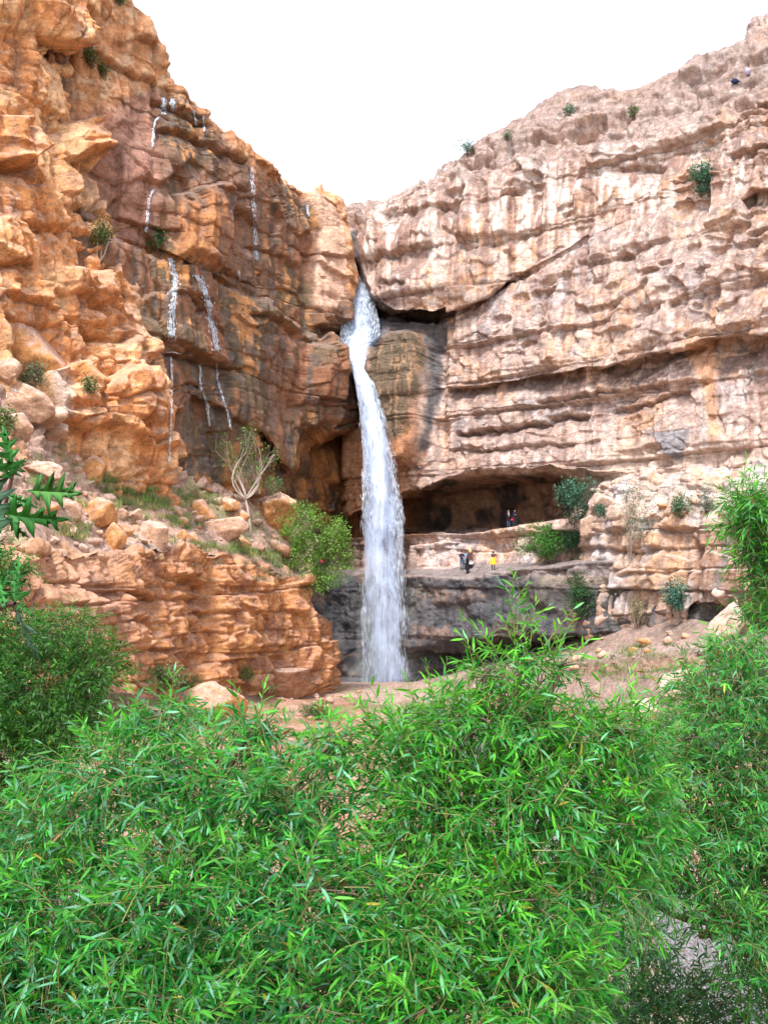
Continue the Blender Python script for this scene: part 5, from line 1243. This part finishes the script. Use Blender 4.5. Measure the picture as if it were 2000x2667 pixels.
# ---- shrubs and small trees on the rocks
def shrub(name, label, cat, base, crown, nleaf, L, col, rng, bark=None, stems=5, r0=.05, twig=30, tpl=None, group=None, spread=1.0, up=.5, fork=None):
    """crown: list of (centre offset xyz, radii xyz) in metres"""
    base = np.asarray(base, float); root = empty(name, base); tag(root, label, cat, group)
    C = np.array([c for c, _ in crown], float); Rr = np.array([r for _, r in crown], float); w_ = Rr.prod(1) ** .66; w_ /= w_.sum()
    g = Geo(); tips = []; f0 = np.zeros(3) if fork is None else np.asarray(fork, float)
    if fork is not None: tube(g, curve((0, 0, -.2), f0, (.08, 0, 0), 7), np.linspace(r0 * 1.25, r0 * .8, 7), 7)
    for k in range(stems):
        q = k % len(crown); e = C[q] + rng.normal(size=3) * Rr[q] * .35
        pts = curve((rng.normal(0, r0), rng.normal(0, r0), -.15) if fork is None else f0, e, np.array([rng.normal(0, .1), rng.normal(0, .1), -.05]) * np.linalg.norm(e), 7)
        tube(g, pts, np.linspace(r0 * rng.uniform(.6, 1), r0 * .2, 7), 5)
        for _ in range(max(1, twig // stems)):
            i = rng.integers(2, 7); d_ = norm(rng.normal(size=3) + np.array([0, 0, up])); e2 = C[q] + d_ * Rr[q] * rng.uniform(.5, .98)
            tube(g, curve(pts[i], e2, rng.normal(0, .06, 3) * np.linalg.norm(e2 - pts[i]), 5), np.linspace(r0 * .2, r0 * .05, 5), 3); tips.append((pts[i], e2))
    link('stem', g.mesh('stem', [bark or M_BARK]), root)
    k = rng.choice(len(crown), nleaf, p=w_); d_ = norm(rng.normal(size=(nleaf, 3))); rad = rng.uniform(.2, 1, nleaf) ** .45
    pos = C[k] + d_ * Rr[k] * rad[:, None]
    if tips:                                   # gather part of the leaves round the twigs
        tt = rng.integers(0, len(tips), nleaf); A = np.array([q[0] for q in tips])[tt]; Bq = np.array([q[1] for q in tips])[tt]
        on = rng.random(nleaf) < .6; f_ = rng.uniform(.35, 1.05, nleaf)[:, None]
        pos = np.where(on[:, None], A + (Bq - A) * f_ + rng.normal(size=(nleaf, 3)) * L * 1.3, pos)
    gap = vnoise(pos / np.mean(Rr) * 2.1 + rng.uniform(0, 50)) > -.28; pos = pos[gap]; d_ = d_[gap]; n = len(pos)
    X = norm(d_ * .6 + rng.normal(size=(n, 3)) + np.array([0, 0, .15])); tp = tpl or OTPL
    fr = leaf_frames(pos, X, norm(rng.normal(size=(n, 3)) * .6 + np.array([0, -.2, 1])), rng.normal(0, .6, n))
    V, T = leaves_geo(tp, fr, L * rng.uniform(.6, 1.3, n))
    c = np.array(col)[None] * np.exp(rng.normal(0, .28, n) + .25 * vnoise(pos / np.mean(Rr) * 1.5 + 7))[:, None]
    me = np_mesh('foliage', V, [T], [M_FAR_LEAF], True, np.repeat(np.clip(c, .005, .7), len(tp[0]), 0))
    o = link('foliage', me, root); o['kind'] = 'stuff'
    return root
rg2 = np.random.default_rng(8)
def at_hit(u, v, only=None):
    h = hit(u, v, only); return h[0] if h else at(u, v, 80)
ROCKS = {'pale_cliff', 'wet_cliff', 'orange_cliff', 'talus_slope', 'rock_bank', 'rock_buttress', 'dirt_slope', 'ground'}
def px(n, d): return n * d / F
def bush(u, v, wp, hp, label, col, dens=1.0, L=.13, name='shrub', cat='shrub', bark=None, stems=5, lift=0.5, group=None, r0=.04, twig=30, out=.35):
    b = at_hit(u, v, ROCKS); d = b[1]; w_, h_ = px(wp, d) / 2, px(hp, d) / 2
    cr = [((0, -out * w_, h_ * (lift + .5)), (w_, w_ * .8, h_))] + [((rg2.uniform(-.5, .5) * w_, -out * w_ + rg2.uniform(-.3, .3) * w_, h_ * (lift + .5 + rg2.uniform(-.5, .5))), (w_ * .55, w_ * .5, h_ * .55)) for _ in range(4)]
    return shrub(name, label, cat, b, cr, int(dens * 1100 * (wp * hp / 3600) ** .9) + 150, L * 1.35, col, rg2, bark, stems, r0, twig, group=group)
OL, TEAL, GRN, DRY = (0.085, 0.12, 0.04), (0.06, 0.15, 0.10), (0.07, 0.17, 0.035), (0.20, 0.19, 0.10)
bush(262, 672, 90, 95, 'olive shrub with a pale leaning stem on the orange cliff', OL, .7, .12, bark=M_PALE_BARK, lift=1.0, r0=.06)
bush(412, 648, 62, 60, 'round dark green shrub at the foot of a trickle on the wet wall', (0.03, 0.10, 0.025), 1.2, .13, lift=.4)
bush(240, 175, 40, 50, 'upper small dark shrub in a cleft high on the orange cliff', OL, .7, .12)
bush(272, 205, 34, 40, 'lower small sparse shrub in a cleft high on the orange cliff', OL, .5, .12)
bush(312, 10, 30, 30, 'tiny green shrub on the left rim at the top edge', GRN, .7, .12)
bush(1828, 512, 86, 92, 'blue-green shrub in a cleft high on the right cliff', TEAL, 1.1, .13, lift=.6)
bush(1482, 302, 34, 32, 'small blue-green shrub on the upper right cliff near the skyline', TEAL, .9, .12)
bush(1648, 310, 30, 36, 'small pale green shrub on the upper right cliff', (0.10, 0.15, 0.06), .7, .12)
bush(1215, 402, 56, 34, 'sparse shrub on the skyline left of the right cliff crest', TEAL, .6, .11, lift=.8)
bush(1322, 362, 24, 22, 'tiny shrub at the skyline of the right cliff', TEAL, .8, .11)
bush(1488, 1362, 124, 116, 'blue-green bush at the right end of the cave', TEAL, 1.1, .13, out=.8)
bush(1400, 1462, 150, 104, 'bright green leafy bush on the ledge right of the person in yellow', (0.06, 0.19, 0.035), 1.3, .12, out=.6)
bush(1488, 1455, 70, 104, 'dark green ivy-like bush beside the left edge of the buttress', (0.04, 0.12, 0.05), 1.1, .12, out=.9)
bush(1505, 1612, 90, 130, 'dark bush growing up the left side of the buttress foot', (0.035, 0.10, 0.035), 1.0, .12, out=.9)
bush(1752, 1600, 84, 96, 'blue-green bush in front of the buttress', (0.07, 0.17, 0.13), 1.0, .12, out=.9)
bush(1660, 1632, 64, 100, 'pale dry twiggy bush at the buttress foot', DRY, .35, .10, bark=M_PALE_BARK, stems=9, twig=60, out=.9)
bush(1642, 1455, 120, 150, 'thin bare-stemmed small tree in front of the buttress', (0.16, 0.20, 0.15), .28, .11, name='small_tree', cat='tree', bark=M_PALE_BARK, stems=5, twig=46, lift=1.1, out=.9, r0=.06)
bush(1775, 1345, 70, 66, 'green shrub among the rocks above the buttress', (0.07, 0.14, 0.07), .8, .11)
bush(1840, 1335, 56, 60, 'grey-green shrub beside the hanging willow branch', (0.12, 0.16, 0.12), .6, .11)
bush(1560, 1345, 40, 30, 'small teal tuft on the pale cap rock', TEAL, .8, .11)
bush(90, 1010, 74, 66, 'grey-green shrub between the huge boulder and the painted slab', (0.14, 0.17, 0.11), .6, .12)
bush(238, 1020, 44, 36, 'small green shrub on the orange cliff foot above the boulders', (0.10, 0.15, 0.06), .8, .11)
bush(18, 1130, 70, 70, 'olive shrub at the left edge above the dark lobed leaves', (0.13, 0.17, 0.06), .8, .11)
bush(820, 1870, 90, 40, 'low grey-green bush on the valley floor near the pool', (0.11, 0.13, 0.06), .6, .12)
bush(540, 1885, 130, 44, 'low green bush at the foot of the blocky red-orange rock', (0.12, 0.18, 0.06), .9, .12)
bush(425, 1790, 150, 60, 'pale green bush at the left foot of the bank', (0.14, 0.20, 0.08), .8, .12)
bush(640, 1770, 70, 40, 'small green plant growing against the bank foot', (0.12, 0.20, 0.06), .6, .11)
# big leafy bush left of the fall
b = at(835, 1470, 79.5)
w_ = px(95, 79); h_ = px(110, 79)
shrub('leafy_bush', 'big light green leafy bush overhanging the bank left of the waterfall', 'bush', at_hit(765, 1490, {'rock_bank', 'talus_slope'}) + np.array([0, .6, -.3]),
      [((px(60, 79), -1.0, px(90, 79)), (px(85, 79), 1.8, px(75, 79))), ((px(20, 79), -1.0, px(140, 79)), (px(70, 79), 1.6, px(55, 79))), ((px(105, 79), -1.2, px(40, 79)), (px(60, 79), 1.5, px(70, 79))), ((px(0, 79), -.8, px(60, 79)), (px(55, 79), 1.2, px(70, 79))), ((px(110, 79), -1.2, px(110, 79)), (px(40, 79), 1.2, px(45, 79))), ((px(60, 79), -1.3, px(-10, 79)), (px(60, 79), 1.2, px(40, 79)))],
      15000, .17, (0.12, 0.245, 0.04), rg2, M_PALE_BARK, 10, .05, 150, group=None)
# white-stemmed tree
tb = at_hit(652, 1385, {'talus_slope'}); dd = tb[1]
def w2(du, dv): return (px(du, dd), rg2.uniform(-.4, .4), px(-dv, dd))
shrub('white_stemmed_tree', 'slender white-stemmed tree with sparse leaves on the left slope', 'tree', tb,
      [(w2(-8, -235), (px(26, dd), .8, px(60, dd))), (w2(-75, -215), (px(34, dd), .8, px(50, dd))), (w2(-50, -165), (px(40, dd), .8, px(40, dd))), (w2(8, -150), (px(36, dd), .8, px(55, dd))), (w2(52, -200), (px(36, dd), .7, px(40, dd)))],
      1500, .17, (0.11, 0.20, 0.05), rg2, M_PALE_BARK, 7, .10, 50, up=1.2, fork=w2(-12, -85))
tb2 = at_hit(712, 1330)
shrub('small_tree', 'little pale-stemmed tree on top of the knobbly orange rock', 'tree', tb2, [((0, 0, px(70, 82)), (px(34, 82), .7, px(28, 82)))], 520, .16, (0.11, 0.20, 0.06), rg2, M_PALE_BARK, 3, .04, 24)
# grasses
def grass(name, label, spots, per, hgt, cols, rng, spread, on):
    g = Geo()
    for (u_, v_, su, sv, nn_) in spots:
        for _ in range(nn_):
            h = hit(u_ + rng.normal() * su, v_ + rng.normal() * sv)
            if not h or h[2] not in on: continue
            b = h[0]; n_ = per; o_ = b + np.stack([rng.normal(0, spread, n_), rng.normal(0, spread, n_), np.zeros(n_)], -1)
            tip = o_ + np.stack([rng.normal(0, .12, n_), rng.normal(0, .12, n_), hgt * rng.uniform(.5, 1.2, n_)], -1)
            wv = np.stack([rng.uniform(.008, .02, n_), rng.normal(0, .01, n_), np.zeros(n_)], -1)
            V = np.stack([o_ - wv, o_ + wv, tip], 1).reshape(-1, 3); T = np.arange(n_ * 3).reshape(-1, 3)
            cc = np.array(cols[rng.integers(0, len(cols))]) * rng.uniform(.7, 1.3)
            g.add(V, T); g.C.append(np.repeat(np.clip(cc[None] * rng.uniform(.75, 1.25, (n_, 1)), .01, .8), 3, 0))
    o = link(name, g.mesh(name, [M_FAR_LEAF], True)); tag(o, label, 'grass', None, 'stuff')
TS = {'talus_slope'}
grass('grass', 'streaks of green and yellow grass on the left slope', [(285, 1245, 24, 20, 60), (310, 1285, 26, 18, 60), (370, 1300, 40, 16, 60), (440, 1300, 40, 16, 50), (540, 1310, 30, 12, 20), (340, 1340, 40, 12, 20), (470, 1360, 40, 14, 30), (600, 1440, 60, 10, 40), (700, 1460, 40, 14, 60), (560, 1430, 60, 8, 30), (200, 1390, 30, 12, 25), (130, 1300, 60, 40, 25)],
      40, .42, [(0.13, 0.25, 0.04), (0.20, 0.22, 0.09), (0.12, 0.20, 0.07), (0.26, 0.25, 0.10)], np.random.default_rng(4), .22, TS)
grass('dry_grass', 'grey-green dry tufts scattered over the left slope and bank top', [(250, 1200, 150, 60, 60), (120, 1200, 70, 40, 30), (550, 1380, 90, 50, 50), (700, 1440, 50, 30, 50), (400, 1400, 120, 30, 40), (720, 1500, 40, 14, 30)],
      26, .30, [(0.20, 0.20, 0.15), (0.24, 0.22, 0.17), (0.16, 0.18, 0.12)], np.random.default_rng(6), .25, TS | {'rock_bank'})
grass('ground_cover', 'patches of green plants on the valley floor and dirt slope', [(430, 1770, 60, 14, 70), (540, 1880, 60, 12, 60), (650, 1850, 60, 20, 20), (830, 1860, 30, 10, 30), (720, 1790, 40, 8, 16), (1620, 1745, 60, 12, 40), (1720, 1700, 60, 14, 20), (1480, 1700, 60, 20, 20), (1640, 1690, 20, 8, 12), (960, 1830, 40, 12, 10)],
      30, .32, [(0.13, 0.22, 0.06), (0.17, 0.22, 0.09), (0.10, 0.17, 0.07)], np.random.default_rng(7), .25, {'ground', 'dirt_slope', 'rock_bank'})

# ---- lobed-leaved plant at the left edge, close to the camera
def lobed_leaf(rng, lobes=4, width=.62, fold=.25, curl=.25):
    """deeply cut leaf along +X, unit length"""
    OUT = [(0, .012), (.05, .03), (.10, .12), (.17, .27), (.23, .33), (.215, .22), (.21, .12), (.22, .07), (.30, .10), (.37, .25), (.46, .37), (.44, .24), (.42, .13), (.43, .07), (.50, .09), (.57, .20), (.66, .28), (.635, .17), (.62, .08), (.70, .08), (.76, .14), (.83, .17), (.80, .09), (.82, .05), (.91, .04)]
    V = []; T = []
    for s in (-1, 1):
        prev = None; kk = width * rng.uniform(.7, 1.15); sh_ = rng.uniform(-.03, .05); lob = 1 + .25 * rng.normal(size=len(OUT))
        for (x, y) in [(min(max(q[0] + sh_ * (0 < i < 22) + rng.normal(0, .008), 0), .97), q[1] * kk * (lob[i // 6] if q[1] > .1 else 1)) for i, q in enumerate(OUT)] + [(1.0, 0.0)]:
            xm = min(x * .93, .985); i = len(V)
            V.append((xm, 0, -curl * xm * xm)); V.append((x, s * y, -curl * x * x + fold * y + .012 * math.sin(x * 40)))
            if prev is not None: T += [(prev, i, i + 1), (prev, i + 1, prev + 1)] if s > 0 else [(prev, i + 1, i), (prev, prev + 1, i + 1)]
            prev = i
    return np.array(V, float), np.array(T)
pz0 = float(ground_z(np.array(-.78), np.array(1.55)))
plant = empty('lobed_leaf_plant', (-.78, 1.55, pz0)); tag(plant, 'dark green plant with deeply lobed leaves at the left edge, very close', 'plant')
ploc = np.array([-.78, 1.55, pz0])
M_STEMR = plain('red_stem', (0.09, 0.035, 0.035), .6, .4, .3, 30)
M_LOBED = leaf_material('lobed_leaf', .5, .3, .35)
g = Geo()
j1, j2, j3 = at(-70, 1700, 1.55), at(8, 1345, 1.55), at(34, 1235, 1.55)
k1 = at(40, 1572, 1.5)
tube(g, np.concatenate([curve(ploc, j1, (.02, 0, 0), 6), curve(j1, at(-20, 1420, 1.55), (0, 0, 0), 4)[1:], [j2, j3]]) - ploc, np.linspace(.011, .0028, 11), 7)
tube(g, curve(at(-62, 1640, 1.55), k1, (0, 0, .01), 6) - ploc, np.linspace(.006, .003, 6), 6)
link('stem', g.mesh('stem', [M_STEMR]), plant)
LF = [((34, 1235), (14, 1108), .30, .8, 'a'), ((72, 1278), (196, 1283), .55, .9, 'b'), ((12, 1338), (158, 1366), .9, .9, 'c'), ((14, 1345), (66, 1408), .9, .8, 'd'), ((40, 1572), (42, 1448), -.45, 1.0, 'e'), ((42, 1580), (92, 1732), .9, .55, 'f'), ((46, 1574), (84, 1596), .2, .8, 'g'), ((0, 1345), (-30, 1200), .4, .9, 'h'), ((30, 1240), (72, 1190), .7, .8, 'i'), ((-10, 1500), (14, 1580), -.3, .9, 'j'), ((-40, 1450), (10, 1440), .9, .9, 'k'), ((20, 1290), (88, 1322), .6, .8, 'l'), ((2, 1390), (-20, 1250), .2, 1.0, 'm'), ((30, 1250), (-20, 1180), -.5, .9, 'n'), ((-10, 1560), (20, 1490), .5, .9, 'o')]
rgl = np.random.default_rng(2)
for (a, b, roll, wd, key_) in LF:
    A, Bq = at(a[0], a[1], 1.52), at(b[0], b[1], 1.52 + rgl.uniform(-.04, .04)); Ln = np.linalg.norm(Bq - A)
    V, T = lobed_leaf(rgl, 3, 1.05 * wd, rgl.uniform(.05, .2), rgl.uniform(.05, .3))
    fr = leaf_frames(A[None], (Bq - A)[None], np.array([[.1, -.9, .5]]), np.array([roll]))
    W, T2 = leaves_geo((V, T), fr, np.array([Ln * 1.04]))
    dk = np.array((0.022, 0.135, 0.022)) * rgl.uniform(.75, 1.4) if key_ not in 'fhm' else np.array((0.075, 0.16, 0.11))
    cc = np.repeat(dk[None], len(W), 0); rib = np.abs(np.tile(V[:, 1], 1)) < 1e-6; cc[rib] = cc[rib] * 1.0 + np.array((.02, .05, .012))
    if key_ == 'b': cc[rib] += np.array((.05, .09, .02))
    o = link('leaf', np_mesh('leaf', W - ploc, [T2], [M_LOBED], True, cc), plant)
    mod = o.modifiers.new('thickness', 'SOLIDIFY'); mod.thickness = .0006
# ------------------------------------------------------------------ people on the ledges
def cloth(name, c, rough=.85): return plain(name, c, rough, .2, .15, 12)
M_SKIN = cloth('skin', (0.50, 0.29, 0.21), .6); M_HAIR = cloth('dark_hair', (0.02, 0.015, 0.015), .6); M_SHOE = cloth('shoe', (0.02, 0.02, 0.02), .5)
M_NAVY = cloth('navy_shirt', (0.02, 0.025, 0.06)); M_JEAN = cloth('jeans', (0.06, 0.12, 0.20)); M_BLACK = cloth('black_cloth', (0.012, 0.013, 0.022)); M_BLUE = cloth('blue_grey_coat', (0.22, 0.32, 0.42))
M_BROWN = cloth('brown_top', (0.10, 0.045, 0.04)); M_YEL = cloth('yellow_coat', (0.75, 0.42, 0.03)); M_YSC = cloth('yellow_scarf', (0.80, 0.55, 0.18)); M_DRED = cloth('dark_red_scarf', (0.12, 0.02, 0.04)); M_WHT = cloth('white_cloth', (0.78, 0.78, 0.80)); M_RED = cloth('red_bag', (0.45, 0.02, 0.03)); M_LIP = cloth('lips', (.35, .12, .10), .5); M_EYE = cloth('eye', (0.01, 0.01, 0.01), .3)
def person(label, foot, height, face, top, legs, arms, parts=(), stance=.10, lean=0.0):
    """face: heading in radians (0 looks at the camera). arms: elbow and wrist per side, in body space (x right, y forward, z up; 1.7 m figure)"""
    k = height / 1.7; root = empty('person', foot); root.rotation_euler = (0, 0, face + math.pi); root.scale = (k, k, k); tag(root, label, 'person', 'people on the ledges')
    J = {'pelvis': (0, 0, .95), 'waist': (0, .01, 1.08), 'chest': (0, .01 + lean, 1.32), 'neck': (0, .01 + lean, 1.47), 'head': (0, .025 + lean, 1.585), 'crown': (0, .02 + lean, 1.655)}
    Rd = {'pelvis': (.155, .115), 'waist': (.135, .10), 'chest': (.165, .11), 'neck': (.055, .055), 'head': (.078, .09), 'crown': (.06, .07)}
    E = [('pelvis', 'waist'), ('waist', 'chest'), ('chest', 'neck'), ('neck', 'head'), ('head', 'crown')]; zone = {}
    for s, sg in (('L', -1), ('R', 1)):
        el, wr = arms[s]
        J.update({'sh' + s: (sg * .175, lean, 1.40), 'el' + s: el, 'wr' + s: wr, 'hip' + s: (sg * .085, 0, .90), 'kn' + s: (sg * stance, .03, .50), 'an' + s: (sg * stance, 0, .09), 'toe' + s: (sg * (stance + .02), .15, .035)})
        hd = np.array(wr) - np.array(el); hd = hd / (np.linalg.norm(hd) + 1e-6); J['pa' + s] = tuple(np.array(wr) + hd * .07)
        Rd.update({'sh' + s: (.062, .062), 'el' + s: (.044, .044), 'wr' + s: (.028, .028), 'pa' + s: (.032, .016), 'hip' + s: (.095, .10), 'kn' + s: (.06, .062), 'an' + s: (.042, .045), 'toe' + s: (.036, .028)})
        E += [('chest', 'sh' + s), ('sh' + s, 'el' + s), ('el' + s, 'wr' + s), ('wr' + s, 'pa' + s), ('pelvis', 'hip' + s), ('hip' + s, 'kn' + s), ('kn' + s, 'an' + s), ('an' + s, 'toe' + s)]
    names = list(J); me = bpy.data.meshes.new('body'); me.from_pydata([J[q] for q in names], [(names.index(a), names.index(b)) for a, b in E], []); tmp = bpy.data.objects.new('tmp', me); COL.objects.link(tmp)
    md = tmp.modifiers.new('skin', 'SKIN'); sv = me.skin_vertices[0].data
    for q, n_ in enumerate(names): sv[q].radius = Rd[n_]; sv[q].use_root = (n_ == 'pelvis')
    sb = tmp.modifiers.new('sub', 'SUBSURF'); sb.levels = 1; sb.render_levels = 1
    dg = bpy.context.evaluated_depsgraph_get(); ev = tmp.evaluated_get(dg); bm2 = bpy.data.meshes.new_from_object(ev); bpy.data.objects.remove(tmp)
    V = np.array([q.co[:] for q in bm2.vertices]); Fq = [list(p.vertices) for p in bm2.polygons]
    mats = [M_SKIN, top, legs, M_SHOE]; zn = {}
    for a, b in E:
        z = 1
        if b in ('neck',) : z = 1
        if b in ('head', 'crown'): z = 0
        if b[:2] == 'pa': z = 0
        if b[:3] == 'hip' or b[:2] in ('kn', 'an'): z = 2
        if b[:3] == 'toe': z = 3
        zn[(a, b)] = z
    A_ = np.array([J[a] for a, b in E]); B_ = np.array([J[b] for a, b in E]); Z_ = np.array([zn[e] for e in E]); mi = []
    for f_ in Fq:
        c = V[f_].mean(0); ab = B_ - A_; t = np.clip(((c - A_) * ab).sum(1) / (ab * ab).sum(1), 0, 1); mi.append(int(Z_[np.argmin(np.linalg.norm(c - A_ - ab * t[:, None], axis=1))]))
    # fingers and nose, joined into the same mesh
    g = Geo()
    for s, sg in (('L', -1), ('R', 1)):
        pa, wr = np.array(J['pa' + s]), np.array(J['wr' + s]); hd = (pa - wr) / np.linalg.norm(pa - wr); sd_ = np.cross(hd, (0, 0, 1.)); sd_ = sd_ / (np.linalg.norm(sd_) + 1e-6); dn = np.cross(sd_, hd)
        for q, ln in enumerate((.07, .08, .075, .06)):
            o_ = pa + sd_ * (q - 1.5) * .017; tube(g, [o_ - hd * .015, o_ + hd * ln * .5 + dn * .006, o_ + hd * ln * .85 - dn * .012], [.009, .008, .006], 5)
        o_ = wr + hd * .02 + sd_ * .026 * sg; tube(g, [o_, o_ + hd * .03 + sd_ * .02 * sg, o_ + hd * .055 + sd_ * .02 * sg], [.010, .009, .007], 5)
    h = np.array(J['head']); tube(g, [h + (0, .075, .02), h + (0, .105, -.012), h + (0, .085, -.03)], [.008, .016, .010], 5)
    n0 = len(V); gv = np.concatenate(g.V); gq = (np.concatenate(g.Q) + n0).tolist()
    nm = bpy.data.meshes.new('body'); nm.from_pydata(np.concatenate([V, gv]).tolist(), [], Fq + gq)
    for m_ in mats: nm.materials.append(m_)
    nm.polygons.foreach_set('material_index', mi + [0] * len(gq)); nm.polygons.foreach_set('use_smooth', [True] * len(nm.polygons)); nm.update()
    body = link('body', nm, root); bpy.data.meshes.remove(bm2)
    for sx in (-1, 1):
        Vv, Ff = ICO[2]; link('eye', np_mesh('eye', Vv * .011 + h + np.array([sx * .032, .083, .018]), [Ff], [M_EYE]), body)
    link('mouth', np_mesh('mouth', ICO[2][0] * np.array([.024, .008, .006]) + h + np.array([0, .085, -.05]), [ICO[2][1]], [M_LIP]), body)
    Vh, Fh = ICO[3]
    for p in parts:
        kind, m_ = p[0], p[1]
        if kind == 'hair':
            Vv = Vh * np.array([.098, .108, .10]) + h + np.array([0, -.018, .035]); Vv[:, 1] = np.where((Vh[:, 2] < .25) & (Vh[:, 1] > .1), h[1] + .02, Vv[:, 1]); link('hair', np_mesh('hair', Vv, [Fh], [m_]), root)
        elif kind == 'scarf':
            lo = Vh[:, 2] < -.2; Vv = Vh * np.array([.108, .112, .125]) + h + np.array([0, -.02, .01]); Vv[:, 0] *= np.where(lo, 1.15, 1); Vv[:, 2] -= np.where(lo, .07, 0)
            fr_ = (Vh[:, 1] > .55) & (Vh[:, 2] > -.55) & (Vh[:, 2] < .6) & (np.abs(Vh[:, 0]) < .6); Vv[fr_, 1] = h[1] + .045; link('headscarf', np_mesh('headscarf', Vv, [Fh], [m_]), root)
        elif kind == 'skirt':
            z0, z1, r0_, r1_ = p[2:6]; rows = []; an = np.linspace(0, 2 * math.pi, 25)[:-1]
            for q in np.linspace(0, 1, 9):
                rr_ = r0_ + (r1_ - r0_) * q; fo = 1 + .05 * q * np.sin(an * 7); rows.append(np.stack([np.cos(an) * rr_ * fo, np.sin(an) * rr_ * .78 * fo, np.full(24, z0 + (z1 - z0) * q)], -1))
            Vv = np.stack(rows); i = np.arange(9 * 24).reshape(9, 24); j = np.roll(i, -1, 1); Q = np.stack([i[:-1], j[:-1], j[1:], i[1:]], -1).reshape(-1, 4)
            link(p[6], np_mesh(p[6], Vv.reshape(-1, 3), [Q], [m_]), root)
        elif kind == 'shirtfront':
            Vv = ICO[3][0] * np.array([.045, .02, .13]) + np.array([0, .115 + lean, 1.33]); link('shirt_front', np_mesh('shirt_front', Vv, [ICO[3][1]], [m_]), root)
    return root
def bag(label, loc, size, m_):
    S, Fc = rock_shape(77, 3, 7, soft=.2, rough=.05); g = Geo(); g.add(S * np.array([size * .5, size * .22, size * .42]), Fc); o = empty('handbag', loc); tag(o, label, 'bag')
    bb = link('bag_body', g.mesh('bag_body', [m_]), o); g = Geo(); an = np.linspace(0, math.pi, 9)
    tube(g, np.stack([np.cos(an) * size * .28, 0 * an, size * .3 + np.sin(an) * size * .45], -1), .012, 5); link('handle', g.mesh('handle', [m_]), bb)
down = {'L': ((-.25, 0, 1.15), (-.22, .06, .92)), 'R': ((.25, 0, 1.15), (.22, .06, .92))}
front = {'L': ((-.25, .02, 1.16), (-.07, .22, 1.16)), 'R': ((.25, .02, 1.16), (.07, .22, 1.14))}
photo = {'L': ((-.24, .14, 1.25), (-.06, .26, 1.50)), 'R': ((.24, .14, 1.25), (.06, .26, 1.50))}
point = {'L': ((-.25, .02, 1.16), (-.10, .2, 1.12)), 'R': ((.36, .10, 1.34), (.56, .18, 1.38))}
PC = {'pale_cliff'}
_FT = {}
def foot_at(u, v, back=-.55):
    if (u, v) in _FT: return _FT[(u, v)].copy()
    _FT[(u, v)] = _foot(u, v, back); return _FT[(u, v)].copy()
def _foot(u, v, back):
    p = at_hit(u, v, PC) + np.array([0, back, 0])
    q = drop(p[0], p[1], p[2] + 1.2); return q if q is not None and abs(q[2] - p[2]) < 1.0 else p
for _q in ((1200, 1478), (1211, 1477), (1222, 1473), (1217, 1494), (1281, 1482)): foot_at(*_q, back=(-.9 if _q[1] < 1490 else 0))
for _q in ((1326, 1377), (1342, 1375), (1334, 1376)): foot_at(*_q, back=.5)
person('person in navy shirt and jeans at the left of the group', foot_at(1200, 1478), 1.70, .25, M_NAVY, M_JEAN, front, [('hair', M_HAIR)])
person('person in black headscarf and blue-grey coat pointing, second from left', foot_at(1211, 1477), 1.62, -.2, M_BLUE, M_JEAN, point, [('scarf', M_BLACK), ('skirt', M_BLUE, 1.12, .55, .17, .26, 'coat')])
person('person in pale yellow headscarf and brown top, seen from behind', foot_at(1222, 1473), 1.72, 2.9, M_BROWN, M_BLACK, down, [('scarf', M_YSC), ('skirt', M_BROWN, 1.12, .62, .17, .24, 'coat')])
person('person in black clothes and dark red scarf holding a white bag, nearest the ledge edge', foot_at(1217, 1494), 1.55, -1.2, M_BLACK, M_BLACK, front, [('scarf', M_DRED), ('skirt', M_BLACK, 1.10, .30, .17, .26, 'dress')], lean=.03)
person('person in bright yellow coat raising both hands, alone on the ledge', foot_at(1281, 1482), 1.60, 2.6, M_BROWN, M_BLACK, photo, [('hair', M_HAIR), ('skirt', M_YEL, 1.16, .52, .165, .33, 'coat')], stance=.12)
person('person in dark jacket and white shirt standing in the cave mouth', foot_at(1326, 1377, .5), 1.5, .1, M_BLACK, M_JEAN, front, [('hair', cloth('grey_hair', (.25, .2, .17))), ('shirtfront', M_WHT), ('skirt', M_BLACK, 1.12, .72, .17, .21, 'jacket')])
person('person in long black robe beside the one in a white shirt in the cave', foot_at(1342, 1375, .5), 1.46, .2, M_BLACK, M_BLACK, front, [('scarf', M_BLACK), ('skirt', M_BLACK, 1.38, .04, .20, .34, 'robe')])
pf = foot_at(1217, 1494); bag('white cloth bag held by the person in black clothes', pf + np.array([.28, -.25, .92]), .34, M_WHT)
pf = foot_at(1334, 1376, .5); bag('red handbag held between the two people in the cave', pf + np.array([0, -.3, .62]), .28, M_RED)
# stray things seen on the rocks
S, Fc = rock_shape(91, 3, 8, soft=.2, rough=.12); o = link('cloth_scrap', np_mesh('cloth_scrap', S * np.array([.09, .07, .15]), [Fc], [cloth('red_rag', (.4, .03, .06))])); o.location = Vector(at(838, 1462, 77.0)); tag(o, 'small red rag caught in the leafy bush left of the waterfall', 'rag')
h = at_hit(1912, 216); S, Fc = rock_shape(93, 3, 8, soft=.2, rough=.12); o = link('bundle', np_mesh('bundle', S * np.array([.32, .25, .24]), [Fc], [cloth('dark_blue_cloth', (.015, .02, .06))])); o.location = Vector(h + np.array([0, -.1, .1])); tag(o, 'small dark blue bundle high on the upper right cliff', 'bundle')
h = at_hit(1944, 190); S, Fc = rock_shape(95, 3, 8, soft=.2, rough=.12); o = link('bundle', np_mesh('bundle', S * np.array([.22, .2, .30]), [Fc], [cloth('lilac_cloth', (.45, .42, .62))])); o.location = Vector(h + np.array([0, -.1, .15])); tag(o, 'small lilac bundle high on the upper right cliff', 'bundle')
